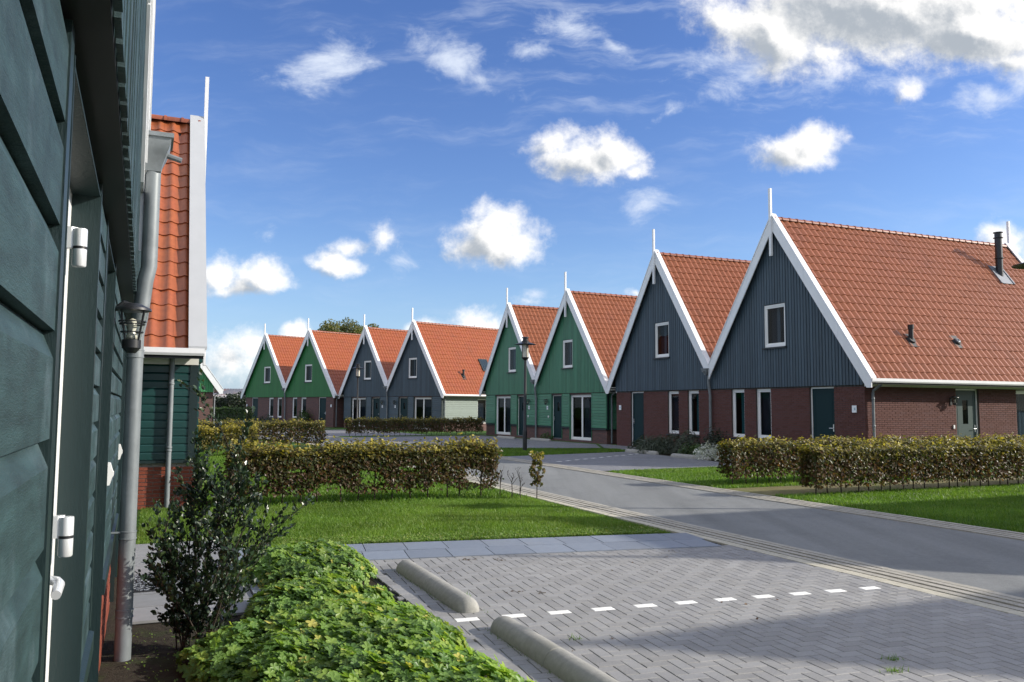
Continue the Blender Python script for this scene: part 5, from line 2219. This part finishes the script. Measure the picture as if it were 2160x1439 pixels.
for i, (s, d, rx, ry, h, lb) in enumerate(((27.3, 17.6, .9, .7, .55, 'grey green lavender mound nearest the blue house door'), (26.4, 17.4, .8, .7, .60, 'grey green lavender mound in the middle of the bed by the wheel stops'),
                                            (25.5, 17.9, .75, .8, .85, 'taller grey green feathery bush under the right window of the left blue house'))):
    bush('lavender_bush', lb, W(s, d), rx, ry, h, 1500, .09, 'lavender_leaf', 'lavender bushes before the blue house', upright=1.2)
bush('dark_shrub', 'dark shrub around the foot of the downpipe between the blue houses', W(24.6, 18.6), .9, .55, .95, 1300, .09, 'dark_leaf')
bush('green_plant', 'low leafy green plant beside the white flowers', W(24.1, 17.3), .55, .5, .42, 900, .08, 'privet_leaf')
for i, (s, d, lb) in enumerate(((22.9, 17.1, 'white flowering silver plant next to the wheel stop'), (22.0, 17.25, 'white flowering silver plant nearer the hedge end'))):
    bush('white_flowering_plant', lb, W(s, d), .62, .55, .50, 1500, .06, 'white_flower', 'white flowering plants by the wheel stops')
bush('low_shrub', 'low dark shrub under the windows of the far left green house', (-19.6, 66.6, 0), 1.7, .9, .85, 1500, .13, 'dark_leaf')
bush('low_shrub', 'green shrub under the valley pipe of the far green houses', (-17.0, 68.7, 0), 1.1, .8, 1.35, 1100, .14, 'privet_leaf')
bush('low_shrub', 'small plants at the wall foot between the bright green houses', (2.0, 44.4, 0), .9, .5, .35, 500, .08, 'privet_leaf')


def tree(name, label, p, h, cr, n, size, mat, trunk=.35, group=None):
    o = thing(name, label, 'tree', p, 0, group)
    tr = MB()
    tr.tube([(0, 0, -.2), (.1, .05, h * .3), (-.05, .1, h * .6), (.1, 0, h * .85)], [trunk, trunk * .8, trunk * .5, trunk * .15], 10)
    cl = []
    for i in range(16):
        a = i * 2.4
        z0 = h * (.35 + .035 * i)
        rr = cr * (.5 + .5 * random.random())
        e = Vector((rr * math.cos(a), rr * math.sin(a), min(h * .96, z0 + h * .18 * random.uniform(.5, 1.3))))
        tr.tube([(0, 0, z0), tuple(e * .5 + Vector((0, 0, z0 * .55))), tuple(e)], [trunk * .3, trunk * .18, trunk * .04], 6)
        cl.append(e)
    tr.build('trunk', 'bark_grey', o)
    cl.append(Vector((0, 0, h * .93)))
    cl.append(Vector((cr * .3, 0, h)))
    T = []
    per = n // len(cl)
    for c in cl:
        r = cr * random.uniform(.28, .46)
        v = rng.normal(0, 1, (per, 3))
        v /= np.linalg.norm(v, axis=1)[:, None]
        T.append(np.array(tuple(c)) + v * (r * rng.random(per) ** .4)[:, None] * np.array([1, 1, .8]))
    T = np.concatenate(T)
    k = len(T)
    # drooping sprays, leaning with the wind
    A = frame_from(np.tile(np.array([[.3, -.2, .6]]), (k, 1)), .9, k) * (size * (.6 + .8 * rng.random(k)))[:, None, None]
    MB().inst(LEAF_S, LEAF_SF, A, T, np.clip(rng.random(k), .01, .99)).build('crown', mat, o, kind='stuff')


tree('willow_tree', 'green willow crown rising behind the far green roofs', (-20.2, 96, 0), 10.9, 3.6, 11000, .24, 'tree_leaf')
tree('willow_tree', 'sharp topped tree crown left of the far blue gable', (-17.4, 99, 0), 10.9, 2.3, 6000, .24, 'tree_leaf')
for i in range(4):
    tree('dark_tree', ['dark evergreen at the left end of the barn', 'dark evergreen second along the barn wall', 'dark evergreen third along the barn wall', 'dark evergreen at the right end of the barn'][i],
         (-33.8 + i * 2.7, 84 + i * .8, 0), 2.6 - .25 * (i % 2), 1.4, 1600, .24, 'dark_leaf', trunk=.12, group='evergreens before the barn')

# barn far left
bn = thing('barn', 'low dark barn with weathered corrugated roof beyond the hedges', 'barn', (-31, 92, 0), rad(8))
MB().box(-9, 9, 0, 8, 0, 2.6).build('wall', 'barn_wall', bn)
V, F = [], []
nc = 180
for i in range(nc + 1):
    x = -9.4 + 18.8 * i / nc
    dz = .03 * math.sin(i * 2.1)
    V += [(x, -.5, 2.45 + dz), (x, 4, 3.6 + dz), (x, 8.5, 2.45 + dz)]
for i in range(nc):
    for j in range(2):
        F.append((3 * i + j, 3 * i + 3 + j, 3 * i + 4 + j, 3 * i + 1 + j))
MB().add(V, F).build('roof', 'barn_roof', bn)

# door mat with scrolls in front of the second door on the left
mt = thing('door_mat', 'black openwork rubber door mat on the slabs past the downpipe', 'door mat', W(8.69, -.0 + .06, .0245), PHI)
MB().box(-.20, .20, -.42, .42, 0, .006).build('mat_base', 'black_plastic', mt)
scm = MB()
scm.tube([(.022 * math.cos(t) * (.4 + t / 8), .036 * math.sin(t) * (.4 + t / 8), .010) for t in np.linspace(0, 5, 9)], .006, 5)
scm = scm.mesh('scroll', 'lead')
for i in range(7):
    for j in range(9):
        link('scroll', scm, mt, loc=(-.165 + i * .055, -.36 + j * .09, 0), rotz=(i + j) * 1.3)


# ------------------------------------------------------------------ grass
def grass(name, poly, dens, hgt, label, excl=None, wid=.006, bright=0.0):
    """blades over a polygon in (s, d)"""
    P = np.array(poly)
    lo, hi = P.min(0), P.max(0)
    n = int((hi[0] - lo[0]) * (hi[1] - lo[1]) * dens)
    q = rng.random((n, 2)) * (hi - lo) + lo
    inside = np.zeros(n, bool)
    j = len(P) - 1
    for i in range(len(P)):
        xi, yi = P[i]
        xj, yj = P[j]
        c = ((yi > q[:, 1]) != (yj > q[:, 1])) & (q[:, 0] < (xj - xi) * (q[:, 1] - yi) / (yj - yi + 1e-12) + xi)
        inside ^= c
        j = i
    q = q[inside]
    n = len(q)
    clump = .6 + .4 * np.sin(q[:, 0] * 5.1 + 2 * np.sin(q[:, 1] * 3.3)) * np.sin(q[:, 1] * 6.2 + q[:, 0])
    T = to_world(q, np.zeros(n))
    th = rng.random(n) * 6.28
    h = hgt * (.45 + .8 * rng.random(n)) * (.75 + .35 * clump)
    lean = h * (.25 + .7 * rng.random(n))
    th2 = rng.random(n) * 6.28
    w = wid * (.7 + .7 * rng.random(n))
    v0 = T + np.stack([np.cos(th) * w, np.sin(th) * w, np.full(n, -.004)], 1)
    v1 = T - np.stack([np.cos(th) * w, np.sin(th) * w, np.full(n, .004)], 1)
    v2 = T + np.stack([np.cos(th2) * lean, np.sin(th2) * lean, h], 1)
    V = np.stack([v0, v1, v2], 1).reshape(-1, 3)
    mb = MB()
    mb.v.append(V)
    mb.loops.append(np.arange(3 * n))
    mb.sizes.append(np.full(n, 3))
    mb.mi.append(np.zeros(n))
    patch = .5 + .5 * np.sin(q[:, 0] * 1.3 + np.sin(q[:, 1] * 1.1) * 2)
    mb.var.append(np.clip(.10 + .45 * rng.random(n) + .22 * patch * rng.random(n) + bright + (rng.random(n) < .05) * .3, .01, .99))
    mb.nv = 3 * n
    o = mb.build(name, 'grass_blade', kind='stuff')
    tag(o, label, 'grass')
    return o


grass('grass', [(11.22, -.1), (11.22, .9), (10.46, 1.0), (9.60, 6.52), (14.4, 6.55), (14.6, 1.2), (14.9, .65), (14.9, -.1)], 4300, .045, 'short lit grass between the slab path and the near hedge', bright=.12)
grass('grass', [(14.4, .7), (14.4, 6.55), (33, 6.5), (33, .7)], 620, .07, 'grass between the near hedge and the far brown hedges', wid=.013)
grass('grass', [(2, 11.15), (12.95, 11.15), (12.95, 20), (8, 20)], 1500, .055, 'shaded lawn at the right front along the gutter', wid=.008)
grass('grass', [(14.55, 11.15), (19.35, 11.15), (19.85, 16.0), (14.55, 17.4)], 1100, .06, 'lawn strip between the back hedge and the parking bay', wid=.010)
grass('grass', [(26.4, 11.15), (31.5, 11.15), (31.5, 12.9), (29.6, 17.3), (28.0, 17.3)], 700, .07, 'grass island under the first street lamp', wid=.014)


def clover_fringe():
    k = 5200
    u = rng.random(k)
    v = rng.random(k) ** 1.7 * .55
    a, b = np.array([10.46, 1.0]), np.array([9.62, 6.45])
    q = a + (b - a) * u[:, None] + np.stack([v, np.zeros(k)], 1)
    T = to_world(q, .012 + .03 * rng.random(k))
    A = frame_from(np.tile(np.array([[.2, -.2, 1.0]]), (k, 1)), .4, k) * (.030 * (.5 + rng.random(k)))[:, None, None]
    o = MB().inst(LEAF_S, LEAF_SF, A, T, np.clip(.35 + .6 * rng.random(k), .01, .99)).build('clover', 'grass_blade', kind='stuff')
    tag(o, 'pale green clover fringe of the lawn along the slab path', 'clover')


clover_fringe()


def tufts():
    """weeds in the joints of the paving"""
    R_ = random.Random(5)
    spots = [(3.9, 3.55), (4.25, 4.65), (4.05, 4.45), (5.5, 2.9), (7.1, 2.62), (8.0, 2.66), (6.35, 2.58), (8.9, 2.7), (9.2, 3.4), (3.7, 5.6), (6.9, 2.34), (7.6, 2.33), (8.3, 2.34)]
    for i, (s, d) in enumerate(spots[:5]):
        p = W(s, d, .014)
        mb = MB()
        k = 40 if i < 3 else 24
        r = .055 if i == 0 else .035
        T = np.array([(R_.gauss(0, r), R_.gauss(0, r * .6), 0) for _ in range(k)])
        A = np.array([rotz3(R_.random() * 6.28) @ np.diag([.0035, R_.uniform(.02, .05), R_.uniform(.015, .05)]) for _ in range(k)])
        V = np.array([(-1, 0, 0), (1, 0, 0), (0, 1, 1.0)])
        mb.inst(V, [(0, 1, 2)], A, T, np.array([R_.uniform(.2, .7) for _ in range(k)]))
        o = mb.build('grass_tuft', 'grass_blade', loc=tuple(p))
        tag(o, ['largest grass tuft in the paving, beside the near wheel stop', 'small tuft among the shaded pavers, right of another', 'small tuft among the shaded pavers, left of another', 'tiny tuft between the wheel stops', 'tiny weed at the foot of the far wheel stop'][i], 'weed', 'weeds growing in the paving joints')
    mb = MB()
    for (s0, s1, d) in ((4.0, 6.05, 2.385), (6.5, 8.5, 2.35), (6.4, 8.4, 2.58)):
        k = 130
        T = np.array([tuple(W(R_.uniform(s0, s1), d + R_.gauss(0, .012), .012)) for _ in range(k)])
        A = np.array([rotz3(R_.random() * 6.28) @ np.diag([.003, R_.uniform(.006, .02), R_.uniform(.008, .028)]) for _ in range(k)])
        mb.inst(np.array([(-1, 0, 0), (1, 0, 0), (0, 1, 1.0)]), [(0, 1, 2)], A, T, np.array([R_.uniform(.1, .6) for _ in range(k)]))
    o = mb.build('moss', 'grass_blade', kind='stuff')
    tag(o, 'thin moss and weeds along the feet of the wheel stops', 'moss')
    # weeds on the bare soil
    mb = MB()
    k = 900
    T = np.array([tuple(W(R_.uniform(3.2, 6.9), R_.uniform(-.1, .75), R_.uniform(0, .02))) for _ in range(k)])
    A = frame_from(np.tile(np.array([[0, 0, 1.0]]), (k, 1)), .4, k) * (.016 * (.5 + rng.random(k)))[:, None, None]
    mb.inst(LEAF_S, LEAF_SF, A, T, np.clip(rng.random(k) * .7, .01, .99))
    o = mb.build('soil_weeds', 'geranium_leaf', kind='stuff')
    tag(o, 'tiny weeds sprinkled over the bare soil by the downpipe', 'weeds')


tufts()


def litter():
    R_ = random.Random(9)
    mb = MB()
    T, A = [], []
    for (x, y, n, r) in ((-.45, 9.30, 16, .05), (-.12, 9.28, 9, .06), (.06, 7.72, 7, .05), (.28, 7.68, 10, .03), (-.75, 8.6, 8, .10), (1.9, 9.9, 6, .05), (1.2, 8.9, 8, .5), (.2, 6.0, 8, .5), (2.2, 7.4, 6, .6)):
        for _ in range(n):
            T.append((x + R_.gauss(0, r), y + R_.gauss(0, r * .6), .021))
    T = np.array(T)
    k = len(T)
    A = frame_from(np.tile(np.array([[0, 0, 1.0]]), (k, 1)), .25, k) * (.030 * (.4 + .9 * rng.random(k)))[:, None, None]
    o = mb.inst(LEAF_V, LEAF_F, A, T, np.clip(rng.random(k) * .3, .01, .99)).build('leaf_litter', 'beech_leaf', kind='stuff')
    tag(o, 'scattered dry leaf bits on the grey parking pavers', 'leaf litter')


litter()
